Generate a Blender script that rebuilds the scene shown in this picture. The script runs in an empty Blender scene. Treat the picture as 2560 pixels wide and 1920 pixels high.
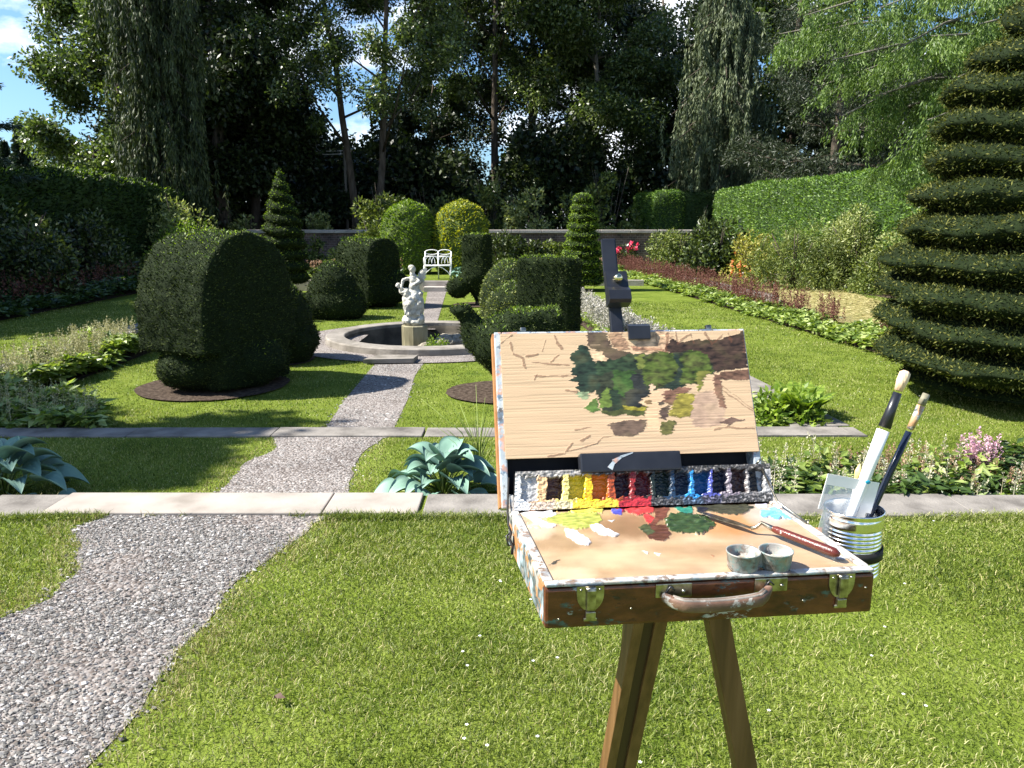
import bpy, bmesh, math, random
import numpy as np
from mathutils import Vector, noise as mnoise
from mathutils.geometry import tessellate_polygon
R = math.radians
# ------------------------------------------------------------------ camera / light
S = bpy.context.scene
COL = S.collection
F = 1950.0; PITCH = R(11.6); CZ = 1.6
cp, sp_ = math.cos(PITCH), math.sin(PITCH)
cam_d = bpy.data.cameras.new('camera'); cam = bpy.data.objects.new('camera', cam_d); COL.objects.link(cam)
cam_d.sensor_width = 36; cam_d.lens = 36 * F / 2560; cam_d.clip_start = .05; cam_d.clip_end = 600
cam.location = (0, 0, CZ); cam.rotation_euler = (R(90) - PITCH, 0, 0)
S.camera = cam
S.render.engine = 'CYCLES'
S.view_settings.view_transform = 'Standard'; S.view_settings.look = 'None'
S.view_settings.exposure = 1.45; S.view_settings.gamma = 1
EL = R(47); AZ = R(4)
sdir = Vector((-math.cos(EL) * math.cos(AZ), -math.cos(EL) * math.sin(AZ), math.sin(EL)))
sun_d = bpy.data.lights.new('sun', 'SUN'); sun = bpy.data.objects.new('sun', sun_d); COL.objects.link(sun)
sun_d.energy = 5.0; sun_d.angle = R(.5); sun_d.color = (1, .95, .86)
sun.rotation_euler = sdir.to_track_quat('Z', 'Y').to_euler()
W = bpy.data.worlds.new('World'); S.world = W; W.use_nodes = True
nt = W.node_tree; bg = nt.nodes['Background']
sky = nt.nodes.new('ShaderNodeTexSky'); sky.sky_type = 'NISHITA'; sky.sun_disc = False
sky.sun_elevation = EL; sky.sun_rotation = R(270) - AZ; sky.air_density = 1.0; sky.ozone_density = 1.6
tc = nt.nodes.new('ShaderNodeTexCoord')
mp = nt.nodes.new('ShaderNodeMapping'); mp.inputs['Scale'].default_value = (1, 1, 1.9); mp.inputs['Location'].default_value = (.35, .1, .1)
cn = nt.nodes.new('ShaderNodeTexNoise'); cn.inputs['Scale'].default_value = 3.2; cn.inputs['Detail'].default_value = 8; cn.inputs['Roughness'].default_value = .55
cr = nt.nodes.new('ShaderNodeValToRGB'); cr.color_ramp.elements[0].position = .50; cr.color_ramp.elements[1].position = .58
cm = nt.nodes.new('ShaderNodeMixRGB'); cm.inputs[2].default_value = (13, 13.6, 14.6, 1)
nt.links.new(tc.outputs['Generated'], mp.inputs[0]); nt.links.new(mp.outputs[0], cn.inputs[0]); nt.links.new(cn.outputs[0], cr.inputs[0])
sx0 = nt.nodes.new('ShaderNodeSeparateXYZ'); mr0 = nt.nodes.new('ShaderNodeMapRange'); mr0.inputs[1].default_value = .52; mr0.inputs[2].default_value = .34; nt.links.new(tc.outputs['Generated'], sx0.inputs[0]); nt.links.new(sx0.outputs[2], mr0.inputs[0]); mu0 = nt.nodes.new('ShaderNodeMath'); mu0.operation = 'MULTIPLY'; nt.links.new(cr.outputs[0], mu0.inputs[0]); nt.links.new(mr0.outputs[0], mu0.inputs[1]); nt.links.new(mu0.outputs[0], cm.inputs[0]); sm0 = nt.nodes.new('ShaderNodeMixRGB'); sm0.blend_type = 'MULTIPLY'; sm0.inputs[0].default_value = 1; sm0.inputs[2].default_value = (.9, 1.2, 1.5, 1); nt.links.new(sky.outputs[0], sm0.inputs[1]); nt.links.new(sm0.outputs[0], cm.inputs[1]); nt.links.new(cm.outputs[0], bg.inputs[0])
bg.inputs[1].default_value = .052

# ------------------------------------------------------------------ pixel helpers
def ray(px, py):
    u = (px - 1280) / F; v = (960 - py) / F
    return Vector((u, cp + v * sp_, -sp_ + v * cp))
def G(px, py, z):
    d = ray(px, py); t = (z - CZ) / d.z; return Vector((d.x * t, d.y * t, z))
def PY(px, py, Y):
    d = ray(px, py); t = Y / d.y; return Vector((d.x * t, Y, CZ + d.z * t))
def proj(P):
    P = np.asarray(P, float); x = P[:, 0]; y = P[:, 1]; z = P[:, 2] - CZ
    d = y * cp - z * sp_; v = (y * sp_ + z * cp) / d
    return 1280 + F * x / d, 960 - F * v
def PLX(px, py, O, N):
    d = ray(px, py); C0 = Vector((0, 0, CZ)); t = (Vector(O) - C0).dot(N) / d.dot(N); return C0 + d * t

# ------------------------------------------------------------------ mesh builder
rs = np.random.RandomState(7)
def nrm(a): return a / (np.linalg.norm(a, axis=1, keepdims=True) + 1e-9)
def sn(P, f, seed=0):
    r = np.random.RandomState(seed); P = np.asarray(P, float); o = np.zeros(len(P))
    for k in range(7):
        d = r.normal(size=3); d /= np.linalg.norm(d); ph = r.rand() * 6.28; ff = f * (.6 + 1.3 * r.rand())
        o += np.sin(P @ d * ff + ph + 1.3 * np.sin(P @ np.roll(d, 1) * ff * .7 + ph * 2))
    return o / 3.2
def pn(P, f, seed=0):
    P = np.asarray(P, float) * f; o = seed * 13.37; nz = mnoise.noise
    return np.array([nz((p[0] + o, p[1] - o, p[2] + 2 * o)) + .5 * nz((p[0] * 2.1 + o, p[1] * 2.1, p[2] * 2.1 + o)) for p in P.tolist()]) * 1.7
class MB:
    def __init__(s): s.v = []; s.f = {}; s.n = 0; s.c = []; s.hasc = False
    def add(s, V, Fc, mi=0, smooth=False, col=None):
        V = np.asarray(V, float).reshape(-1, 3)
        if isinstance(Fc, np.ndarray): groups = [Fc]
        else:
            g = {}
            for f in Fc: g.setdefault(len(f), []).append(f)
            groups = [np.array(x) for x in g.values()]
        for g in groups:
            s.f.setdefault((g.shape[1], mi, smooth), []).append(g + s.n)
        s.v.append(V); s.n += len(V)
        if col is not None: s.hasc = True; s.c.append(np.broadcast_to(np.asarray(col, float), (len(V), 3)))
        else: s.c.append(np.full((len(V), 3), .5))
        return s
    def box(s, c, size, ax=None, mi=0, bev=0, taper=1):
        c = Vector(c); ax = ax or (Vector((1, 0, 0)), Vector((0, 1, 0)), Vector((0, 0, 1)))
        h = [x / 2 for x in size]
        if bev <= 0:
            V = [c + ax[0] * (i * h[0] * (taper if k > 0 else 1)) + ax[1] * (j * h[1] * (taper if k > 0 else 1)) + ax[2] * (k * h[2]) for k in (-1, 1) for j in (-1, 1) for i in (-1, 1)]
            s.add([tuple(v) for v in V], [(0, 2, 3, 1), (4, 5, 7, 6), (0, 1, 5, 4), (2, 6, 7, 3), (0, 4, 6, 2), (1, 3, 7, 5)], mi)
        else:
            bm = bmesh.new(); bmesh.ops.create_cube(bm, size=1)
            for v in bm.verts: v.co = Vector((v.co.x * size[0], v.co.y * size[1], v.co.z * size[2]))
            bmesh.ops.bevel(bm, geom=bm.edges[:], offset=min(bev, min(size) * .45), segments=2, affect='EDGES', profile=.6)
            bm.verts.ensure_lookup_table()
            V = [tuple(c + ax[0] * v.co.x + ax[1] * v.co.y + ax[2] * v.co.z) for v in bm.verts]
            s.add(V, [tuple(v.index for v in f.verts) for f in bm.faces], mi); bm.free()
        return s
    def tube(s, pts, rad, seg=8, mi=0, cap=True, smooth=True, squash=None):
        pts = [Vector(p) for p in pts]; n = len(pts)
        if not hasattr(rad, '__len__'): rad = [rad] * n
        V = []; t0 = (pts[1] - pts[0]).normalized(); ref = Vector((0, 0, 1)) if abs(t0.z) < .9 else Vector((1, 0, 0))
        a = t0.cross(ref).normalized()
        for i, p in enumerate(pts):
            t = (pts[min(i + 1, n - 1)] - pts[max(i - 1, 0)]).normalized()
            a = (a - t * a.dot(t)).normalized(); b = t.cross(a)
            for k in range(seg):
                th = 2 * math.pi * k / seg; sq = squash or (1, 1)
                V.append(tuple(p + (a * math.cos(th) * sq[0] + b * math.sin(th) * sq[1]) * rad[i]))
        Fc = [(i * seg + k, i * seg + (k + 1) % seg, (i + 1) * seg + (k + 1) % seg, (i + 1) * seg + k) for i in range(n - 1) for k in range(seg)]
        if cap: Fc += [tuple(range(seg))[::-1], tuple((n - 1) * seg + k for k in range(seg))]
        return s.add(V, Fc, mi, smooth)
    def lathe(s, prof, c=(0, 0, 0), seg=32, mi=0, smooth=True, closed=False):
        V = [(c[0] + r * math.cos(2 * math.pi * k / seg), c[1] + r * math.sin(2 * math.pi * k / seg), c[2] + z) for r, z in prof for k in range(seg)]
        n = len(prof); rng = range(n if closed else n - 1)
        Fc = [(i * seg + k, i * seg + (k + 1) % seg, ((i + 1) % n) * seg + (k + 1) % seg, ((i + 1) % n) * seg + k) for i in rng for k in range(seg)]
        return s.add(V, Fc, mi, smooth)
    def ell(s, c, r, mi=0, rot=None, seg=16, rings=10, smooth=True):
        V = []; Fc = []
        for i in range(rings + 1):
            th = math.pi * i / rings
            for k in range(seg):
                ph = 2 * math.pi * k / seg
                q = Vector((r[0] * math.sin(th) * math.cos(ph), r[1] * math.sin(th) * math.sin(ph), r[2] * math.cos(th)))
                if rot is not None: q = rot @ q
                V.append(tuple(Vector(c) + q))
        for i in range(rings):
            for k in range(seg):
                Fc.append((i * seg + k, (i + 1) * seg + k, (i + 1) * seg + (k + 1) % seg, i * seg + (k + 1) % seg))
        return s.add(V, Fc, mi, smooth)
    def prism(s, poly, z0, z1, mi=0, top_only=False):
        n = len(poly); V = [(p[0], p[1], z1) for p in poly]
        tris = tessellate_polygon([[Vector((p[0], p[1], 0)) for p in poly]])
        Fc = []
        for t in tris:
            a, b, c = [Vector((poly[i][0], poly[i][1], 0)) for i in t]
            Fc.append(tuple(t) if (b - a).cross(c - a).z > 0 else tuple(t)[::-1])
        if not top_only:
            V += [(p[0], p[1], z0) for p in poly]
            Fc += [(i, i + n, (i + 1) % n + n, (i + 1) % n) for i in range(n)]
        return s.add(V, Fc, mi)
    def extr(s, prof, O, ax, ay, az, w, mi=0, smooth=False):
        # closed profile in (ax,ay) plane extruded along az by w
        n = len(prof); O = Vector(O)
        V = [tuple(O + ax * a + ay * b + az * k) for k in (0, w) for a, b in prof]
        tris = tessellate_polygon([[Vector((a, b, 0)) for a, b in prof]])
        Fc = [tuple(t) for t in tris] + [tuple(i + n for i in t)[::-1] for t in tris]
        Fc += [(i, (i + 1) % n, (i + 1) % n + n, i + n) for i in range(n)]
        return s.add(V, Fc, mi, smooth)
    def leaves(s, P, D, L, Wd, N=None, mi=0, mid=.45, fold=.0):
        n = len(P); D = nrm(D)
        if N is None: N = rs.normal(size=(n, 3))
        Sd = nrm(np.cross(D, N)); L = np.broadcast_to(L, (n,))[:, None]; Wd = np.broadcast_to(Wd, (n,))[:, None]
        Nn = np.cross(Sd, D)
        V = np.stack([P, P + D * L * mid + Sd * Wd / 2 + Nn * Wd * fold, P + D * L, P + D * L * mid - Sd * Wd / 2 + Nn * Wd * fold], 1).reshape(-1, 3)
        return s.add(V, np.arange(4 * n).reshape(n, 4), mi)
    def build(s, name, mats, parent=None, loc=None):
        me = bpy.data.meshes.new(name); V = np.concatenate(s.v)
        if loc is not None: V = V - np.array(loc)
        me.vertices.add(len(V)); me.vertices.foreach_set('co', V.astype('f').ravel())
        li = []; lt = []; mi = []; sm = []
        for (k, m, smo), gs in s.f.items():
            g = np.concatenate(gs); li.append(g.ravel()); lt.append(np.full(len(g), k)); mi.append(np.full(len(g), m)); sm.append(np.full(len(g), smo))
        li = np.concatenate(li); lt = np.concatenate(lt); mi = np.concatenate(mi); sm = np.concatenate(sm)
        me.loops.add(len(li)); me.loops.foreach_set('vertex_index', li.astype('i'))
        me.polygons.add(len(lt)); st = np.concatenate([[0], np.cumsum(lt)[:-1]])
        me.polygons.foreach_set('loop_start', st.astype('i'))
        me.polygons.foreach_set('loop_total', lt.astype('i'))
        me.polygons.foreach_set('material_index', mi.astype('i')); me.polygons.foreach_set('use_smooth', sm.astype(bool))
        me.update(calc_edges=True)
        if s.hasc:
            at = me.color_attributes.new('Col', 'FLOAT_COLOR', 'POINT'); C4 = np.ones((len(V), 4)); C4[:, :3] = np.concatenate(s.c)
            at.data.foreach_set('color', C4.astype('f').ravel())
        if not isinstance(mats, (list, tuple)): mats = [mats]
        for m in mats: me.materials.append(m)
        o = bpy.data.objects.new(name, me); COL.objects.link(o)
        if loc is not None: o.location = loc
        if parent is not None: o.parent = parent
        return o
def tag(o, label=None, cat=None, group=None, kind=None):
    if label: o['label'] = label
    if cat: o['category'] = cat
    if group: o['group'] = group
    if kind: o['kind'] = kind
    return o
def empty(name, loc, label=None, cat=None, group=None):
    o = bpy.data.objects.new(name, None); COL.objects.link(o); o.location = loc; o.empty_display_size = .1
    return tag(o, label, cat, group)

# ------------------------------------------------------------------ materials
def newmat(name):
    m = bpy.data.materials.new(name); m.use_nodes = True; n = m.node_tree.nodes; return m, n, m.node_tree.links, n['Principled BSDF'], n['Material Output']
def ramp(n, cols, pos=None):
    r = n.new('ShaderNodeValToRGB'); e = r.color_ramp.elements
    pos = pos or [i / (len(cols) - 1) for i in range(len(cols))]
    while len(e) < len(cols): e.new(.5)
    for i, c in enumerate(cols): e[i].position = pos[i]; e[i].color = (*c, 1)
    return r
def foliage(name, cols, trans=.3, rough=.5, vary=.5, scale=1.2, spec=.35, tcol=None):
    m, n, l, b, out = newmat(name)
    g = n.new('ShaderNodeNewGeometry'); r = ramp(n, cols)
    t = n.new('ShaderNodeTexCoord'); no = n.new('ShaderNodeTexNoise'); no.inputs['Scale'].default_value = scale; no.inputs['Detail'].default_value = 3
    l.new(t.outputs['Object'], no.inputs[0])
    mx = n.new('ShaderNodeMath'); mx.operation = 'MULTIPLY_ADD'; mx.inputs[1].default_value = vary * 2; mx.inputs[2].default_value = -vary
    l.new(no.outputs[0], mx.inputs[0]); ad = n.new('ShaderNodeMath'); ad.operation = 'ADD'; ad.use_clamp = True
    l.new(g.outputs['Random Per Island'], ad.inputs[0]); l.new(mx.outputs[0], ad.inputs[1]); l.new(ad.outputs[0], r.inputs[0])
    l.new(r.outputs[0], b.inputs['Base Color']); b.inputs['Roughness'].default_value = rough; b.inputs['Specular IOR Level'].default_value = spec
    if trans > 0:
        tr = n.new('ShaderNodeBsdfTranslucent'); ms = n.new('ShaderNodeMixShader'); ms.inputs[0].default_value = trans
        hs = n.new('ShaderNodeMixRGB'); hs.blend_type = 'MULTIPLY'; hs.inputs[0].default_value = 1; hs.inputs[2].default_value = (*(tcol or (1.5, 1.6, .5)), 1)
        l.new(r.outputs[0], hs.inputs[1]); l.new(hs.outputs[0], tr.inputs[0])
        l.new(b.outputs[0], ms.inputs[1]); l.new(tr.outputs[0], ms.inputs[2]); l.new(ms.outputs[0], out.inputs[0])
    return m
def solid(name, cols, scale=8, rough=.7, metal=0, bump=.2, bscale=40, spec=.4, detail=6, bdist=.01, stretch=None, pos=None, obj=True):
    m, n, l, b, out = newmat(name)
    t = n.new('ShaderNodeTexCoord'); no = n.new('ShaderNodeTexNoise'); no.inputs['Scale'].default_value = scale; no.inputs['Detail'].default_value = detail
    src = t.outputs['Object']
    if stretch:
        mpn = n.new('ShaderNodeMapping'); mpn.inputs['Scale'].default_value = stretch; l.new(src, mpn.inputs[0]); src = mpn.outputs[0]
    l.new(src, no.inputs[0])
    if len(cols) == 1: cols = [cols[0], cols[0]]
    r = ramp(n, cols, pos or [.5 + (i / (len(cols) - 1) - .5) * .5 for i in range(len(cols))]); l.new(no.outputs[0], r.inputs[0])
    l.new(r.outputs[0], b.inputs['Base Color']); b.inputs['Roughness'].default_value = rough; b.inputs['Metallic'].default_value = metal; b.inputs['Specular IOR Level'].default_value = spec
    if bump > 0:
        n2 = n.new('ShaderNodeTexNoise'); n2.inputs['Scale'].default_value = bscale; n2.inputs['Detail'].default_value = 5; l.new(src, n2.inputs[0])
        bu = n.new('ShaderNodeBump'); bu.inputs['Strength'].default_value = bump; bu.inputs['Distance'].default_value = bdist
        l.new(n2.outputs[0], bu.inputs['Height']); l.new(bu.outputs[0], b.inputs['Normal'])
    return m
def vcol(name, rough=.4, bump=.3, bscale=300, spec=.5, bdist=.001, stretch=(1, 1, 1)):
    m, n, l, b, out = newmat(name)
    a = n.new('ShaderNodeAttribute'); a.attribute_name = 'Col'; l.new(a.outputs['Color'], b.inputs['Base Color'])
    b.inputs['Roughness'].default_value = rough; b.inputs['Specular IOR Level'].default_value = spec
    t = n.new('ShaderNodeTexCoord'); mpn = n.new('ShaderNodeMapping'); mpn.inputs['Scale'].default_value = stretch; l.new(t.outputs['Object'], mpn.inputs[0])
    n2 = n.new('ShaderNodeTexNoise'); n2.inputs['Scale'].default_value = bscale; l.new(mpn.outputs[0], n2.inputs[0])
    bu = n.new('ShaderNodeBump'); bu.inputs['Strength'].default_value = bump; bu.inputs['Distance'].default_value = bdist
    l.new(n2.outputs[0], bu.inputs['Height']); l.new(bu.outputs[0], b.inputs['Normal'])
    return m
# ground
M_lawn = solid('lawn', [(.07, .11, .012), (.125, .168, .021), (.175, .22, .04)], scale=3, rough=.85, bump=.9, bscale=60, bdist=.03, spec=.1, detail=8)
M_soil = solid('soil', [(.02, .014, .01), (.06, .043, .032), (.12, .092, .07)], scale=22, rough=.95, bump=.8, bscale=60, bdist=.02, spec=.1)
M_straw = solid('straw', [(.12, .13, .035), (.25, .22, .09), (.34, .28, .14)], scale=5, rough=.95, bump=.8, bscale=90, bdist=.02, spec=.1, stretch=(1, 1, 1))
M_flag = solid('flagstone', [(.09, .081, .072), (.19, .174, .156), (.27, .248, .222)], scale=5, rough=.9, bump=.4, bscale=50, bdist=.01, spec=.2, detail=9)
M_slab = solid('pale_slab', [(.22, .192, .162), (.31, .275, .24), (.37, .33, .29)], scale=4, rough=.85, bump=.25, bscale=25, bdist=.008, spec=.2, detail=9)
def gravelmat():
    m, n, l, b, out = newmat('gravel'); t = n.new('ShaderNodeTexCoord')
    v = n.new('ShaderNodeTexVoronoi'); v.inputs['Scale'].default_value = 60; l.new(t.outputs['Object'], v.inputs[0])
    r = ramp(n, [(.06, .05, .045), (.17, .155, .15), (.27, .255, .25), (.42, .40, .385)]); sx = n.new('ShaderNodeSeparateXYZ'); l.new(v.outputs['Color'], sx.inputs[0])
    no = n.new('ShaderNodeTexNoise'); no.inputs['Scale'].default_value = 2.2; no.inputs['Detail'].default_value = 7; l.new(t.outputs['Object'], no.inputs[0])
    r2 = ramp(n, [(.10, .075, .058), (.2, .165, .14)], [.42, .58]); mixc = n.new('ShaderNodeMixRGB'); mixc.inputs[0].default_value = .45
    l.new(sx.outputs[0], r.inputs[0]); l.new(no.outputs[0], r2.inputs[0]); l.new(r.outputs[0], mixc.inputs[1]); l.new(r2.outputs[0], mixc.inputs[2])
    l.new(mixc.outputs[0], b.inputs['Base Color']); b.inputs['Roughness'].default_value = .9; b.inputs['Specular IOR Level'].default_value = .2
    bu = n.new('ShaderNodeBump'); bu.inputs['Strength'].default_value = .9; bu.inputs['Distance'].default_value = .012; bu.invert = True
    l.new(v.outputs['Distance'], bu.inputs['Height']); l.new(bu.outputs[0], b.inputs['Normal']); return m
M_gravel = gravelmat()
def pebmat():
    m, n, l, b, out = newmat('pebbles'); g = n.new('ShaderNodeNewGeometry')
    r = ramp(n, [(.05, .046, .042), (.13, .123, .113), (.20, .19, .178), (.27, .257, .242), (.5, .48, .46)], [0, .2, .5, .85, 1]); l.new(g.outputs['Random Per Island'], r.inputs[0])
    l.new(r.outputs[0], b.inputs['Base Color']); b.inputs['Roughness'].default_value = .85; b.inputs['Specular IOR Level'].default_value = .25; return m
M_peb = pebmat()
M_grass = foliage('grass_blades', [(.04, .07, .008), (.098, .142, .014), (.155, .202, .03), (.23, .27, .06), (.42, .41, .19)], trans=.3, rough=.5, vary=.5, scale=1.1, spec=.3, tcol=(1.25, 1.35, .5))
# foliage kinds
YC = [(.009, .015, .005), (.020, .031, .008), (.038, .054, .013), (.065, .084, .02)]
M_yew = foliage('clipped_yew', YC, trans=.10, vary=.35, scale=5, rough=.65, spec=.12)
M_yewcore = solid('yew_core', [(.006, .010, .004), (.016, .026, .008)], scale=30, rough=.9, bump=.6, bscale=60, bdist=.02, spec=.1)
M_yewgold = foliage('golden_yew', [(.06, .10, .01), (.17, .22, .015), (.34, .36, .02), (.55, .5, .03)], trans=.25, vary=.4, scale=3, tcol=(1.4, 1.4, .4))
M_dome = foliage('pale_box', [(.04, .06, .014), (.09, .12, .028), (.17, .2, .055), (.25, .27, .09)], trans=.2, vary=.35, scale=3)
M_yewlime = foliage('lime_and_sunlit_yew', [(.035, .07, .008), (.09, .16, .012), (.17, .26, .02), (.27, .36, .03)], trans=.25, vary=.4, scale=3)  # lime foliage; also laid on upward faces as painted sunlight
M_hedge = foliage('hedge_green', [(.03, .07, .01), (.07, .14, .018), (.13, .23, .03), (.2, .3, .05)], trans=.2, vary=.45, scale=1.6)
M_dhedge = foliage('hedge_shaded', [(.006, .014, .004), (.014, .028, .007), (.025, .05, .01), (.05, .09, .018)], trans=.1, vary=.35, scale=1.2, spec=.12)  # darker copy of the hedge green, with shade put into the leaf colour
M_leafA = foliage('broadleaf', [(.014, .028, .007), (.045, .072, .016), (.10, .14, .034), (.21, .25, .1)], tcol=(1.3, 1.45, .6), trans=.32, vary=.4, scale=.5, rough=.36, spec=.6)
M_leafD = foliage('dark_leaf', [(.007, .014, .005), (.014, .026, .008), (.026, .042, .012), (.05, .07, .02)], trans=.12, vary=.3, scale=.4, rough=.45)
M_weep = foliage('weeping_conifer', [(.025, .04, .018), (.055, .078, .035), (.095, .12, .055), (.15, .18, .085)], trans=.1, vary=.35, scale=.8, rough=.6)
M_weepD = foliage('weeping_dark', [(.01, .018, .007), (.025, .04, .012), (.05, .07, .02), (.08, .1, .035)], trans=.1, vary=.35, scale=.8, rough=.6)
M_cedar = foliage('soft_conifer', [(.035, .07, .015), (.07, .125, .025), (.12, .19, .04), (.18, .26, .06)], trans=.3, vary=.4, scale=.8)
M_pine = foliage('dull_pine', [(.012, .02, .009), (.025, .038, .016), (.045, .06, .025)], trans=.1, vary=.3, scale=.8)
M_shrub = foliage('shrub_green', [(.03, .045, .012), (.075, .11, .022), (.15, .19, .045), (.27, .3, .09)], trans=.25, vary=.4, scale=1.6)
M_shrubL = foliage('shrub_light', [(.06, .08, .03), (.15, .19, .055), (.27, .31, .11), (.42, .44, .2)], trans=.25, vary=.4, scale=1.8)
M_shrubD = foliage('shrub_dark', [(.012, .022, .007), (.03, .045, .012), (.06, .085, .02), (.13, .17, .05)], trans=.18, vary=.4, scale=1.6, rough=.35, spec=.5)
M_bed = foliage('bed_leaves', [(.045, .08, .015), (.12, .18, .03), (.23, .30, .07), (.4, .46, .18)], trans=.3, vary=.3, scale=3, rough=.4)
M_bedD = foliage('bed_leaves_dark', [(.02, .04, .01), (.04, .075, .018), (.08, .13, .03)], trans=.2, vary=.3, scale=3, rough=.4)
M_red = foliage('red_plume', [(.08, .03, .02), (.14, .055, .04), (.23, .11, .08)], trans=.25, vary=.2, scale=3, rough=.8, tcol=(1.2, .9, .9))
M_cream = foliage('cream_plume', [(.32, .28, .15), (.5, .46, .32), (.68, .65, .52)], trans=.3, vary=.3, scale=3, rough=.8, tcol=(1, 1, .8))
M_cream2 = foliage('straw_plume', [(.2, .2, .08), (.36, .34, .18), (.52, .5, .33)], trans=.3, vary=.3, scale=3, rough=.8, tcol=(1, 1, .8))
M_white = foliage('white_plume', [(.22, .22, .15), (.42, .4, .34), (.6, .57, .54)], trans=.2, vary=.3, scale=3, rough=.8, tcol=(1, 1, .9))
M_rose_g = foliage('bud_plume', [(.2, .1, .06), (.36, .22, .14), (.5, .36, .26)], trans=.3, vary=.3, scale=3, rough=.8, tcol=(1, .9, .8))
M_pink = foliage('pink_plume', [(.5, .25, .35), (.68, .42, .5), (.8, .6, .66)], trans=.3, vary=.3, scale=3, rough=.8, tcol=(1, .8, .9))
M_hot = foliage('hot_pink_petals', [(.6, .03, .09), (.75, .07, .16), (.85, .2, .28)], trans=.3, vary=.3, rough=.6, tcol=(1, .5, .6))
M_orange = foliage('orange_petals', [(.5, .09, .04), (.6, .2, .08), (.7, .45, .15)], trans=.3, vary=.3, rough=.6, tcol=(1, .8, .4))
M_yell = foliage('yellow_leaves', [(.12, .16, .02), (.32, .32, .05), (.5, .44, .14)], trans=.3, vary=.3, rough=.6, tcol=(1, .9, .4))
M_fern = foliage('fern_green', [(.06, .12, .01), (.14, .22, .02), (.26, .34, .05)], trans=.35, vary=.25, scale=6)
M_bark = solid('bark', [(.035, .028, .022), (.08, .065, .05), (.13, .11, .09)], scale=3, rough=.95, bump=.8, bscale=10, bdist=.05, spec=.1, stretch=(3, 3, .6))
M_barkL = solid('grey_bark', [(.12, .11, .09), (.24, .22, .19)], scale=3, rough=.95, bump=.6, bscale=10, bdist=.03, spec=.1, stretch=(3, 3, .6))
def brickmat():
    m, n, l, b, out = newmat('brick'); t = n.new('ShaderNodeTexCoord'); mpn = n.new('ShaderNodeMapping'); mpn.inputs['Rotation'].default_value = (R(90), 0, 0)
    br = n.new('ShaderNodeTexBrick'); br.inputs['Scale'].default_value = 2.7; br.inputs['Mortar Size'].default_value = .018
    br.inputs['Color1'].default_value = (.07, .055, .05, 1); br.inputs['Color2'].default_value = (.15, .10, .085, 1); br.inputs['Mortar'].default_value = (.24, .21, .19, 1)
    no = n.new('ShaderNodeTexNoise'); no.inputs['Scale'].default_value = 1.5; no.inputs['Detail'].default_value = 6; r = ramp(n, [(.5, .45, .42), (1.5, 1.4, 1.35)], [.35, .65]); mu = n.new('ShaderNodeMixRGB'); mu.blend_type = 'MULTIPLY'; mu.inputs[0].default_value = .8
    l.new(t.outputs['Object'], mpn.inputs[0]); l.new(mpn.outputs[0], br.inputs[0]); l.new(t.outputs['Object'], no.inputs[0]); l.new(no.outputs[0], r.inputs[0])
    l.new(br.outputs[0], mu.inputs[1]); l.new(r.outputs[0], mu.inputs[2]); l.new(mu.outputs[0], b.inputs['Base Color']); b.inputs['Roughness'].default_value = .9
    bu = n.new('ShaderNodeBump'); bu.inputs['Strength'].default_value = .6; bu.inputs['Distance'].default_value = .01; bu.invert = True; l.new(br.outputs['Fac'], bu.inputs['Height']); l.new(bu.outputs[0], b.inputs['Normal'])
    return m
M_brick = brickmat()
M_cope = solid('coping_stone', [(.3, .26, .23), (.46, .42, .38)], scale=3, rough=.9, bump=.4, bscale=20)
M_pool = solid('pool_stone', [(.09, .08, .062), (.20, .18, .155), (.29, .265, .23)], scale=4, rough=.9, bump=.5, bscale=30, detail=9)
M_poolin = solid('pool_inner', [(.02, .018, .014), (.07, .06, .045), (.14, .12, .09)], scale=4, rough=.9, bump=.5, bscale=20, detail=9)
M_rock = solid('mossy_rock', [(.1, .09, .06), (.26, .23, .18), (.36, .33, .27)], scale=9, rough=.95, bump=.9, bscale=25, bdist=.03)
M_marble = solid('weathered_marble', [(.16, .15, .11), (.50, .485, .42), (.66, .645, .59)], scale=14, rough=.6, bump=.5, bscale=70, bdist=.01)
M_ped = solid('pedestal_stone', [(.07, .06, .03), (.22, .2, .12), (.36, .33, .23)], scale=7, rough=.8, bump=.4, bscale=30, stretch=(1, 1, .3))
M_whitep = solid('white_paint', [(.72, .72, .7), (.82, .82, .8)], scale=9, rough=.45, bump=.05)

# ------------------------------------------------------------------ ground planes
def inpoly(X, Y, poly):
    ins = np.zeros(len(X), bool); n = len(poly)
    for i in range(n):
        x0, y0 = poly[i][0], poly[i][1]; x1, y1 = poly[(i + 1) % n][0], poly[(i + 1) % n][1]
        if y0 == y1: continue
        c = ((y0 > Y) != (y1 > Y)) & (X < (x1 - x0) * (Y - y0) / (y1 - y0) + x0); ins ^= c
    return ins
def rough_poly(poly, amp=.03, step=.12, seed=1):
    out = []; r = random.Random(seed)
    for i in range(len(poly)):
        a = Vector(poly[i][:2]); b = Vector(poly[(i + 1) % len(poly)][:2]); L = (b - a).length; k = max(1, int(L / step))
        for j in range(k):
            p = a.lerp(b, j / k); w = mnoise.noise(Vector((p.x * 3.1, p.y * 3.1, seed))) * amp * 1.6 + mnoise.noise(Vector((p.x * 9, p.y * 9, seed))) * amp
            q = (b - a).normalized(); out.append((p.x - q.y * w, p.y + q.x * w))
    return out
zN, zM, zS, zT = 0.0, -.15, -.30, 0.0
K1a, K1b = 4.13, 4.47      # near kerb
K2a, K2b = 6.30, 6.58      # second kerb
YF = 22.5                  # far steps
def XA(Y): return 2.98 - .0816 * (Y - 6.6)      # outer edge of right paving
def XB(Y): return -6.45 - .07 * (Y - 10)        # outer edge of left paving
def XC(Y): return 5.09 - .0805 * (Y - 10)       # front of red bed
def XD(Y): return 6.5 - .0805 * (Y - 10)       # flagstones beyond
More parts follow.
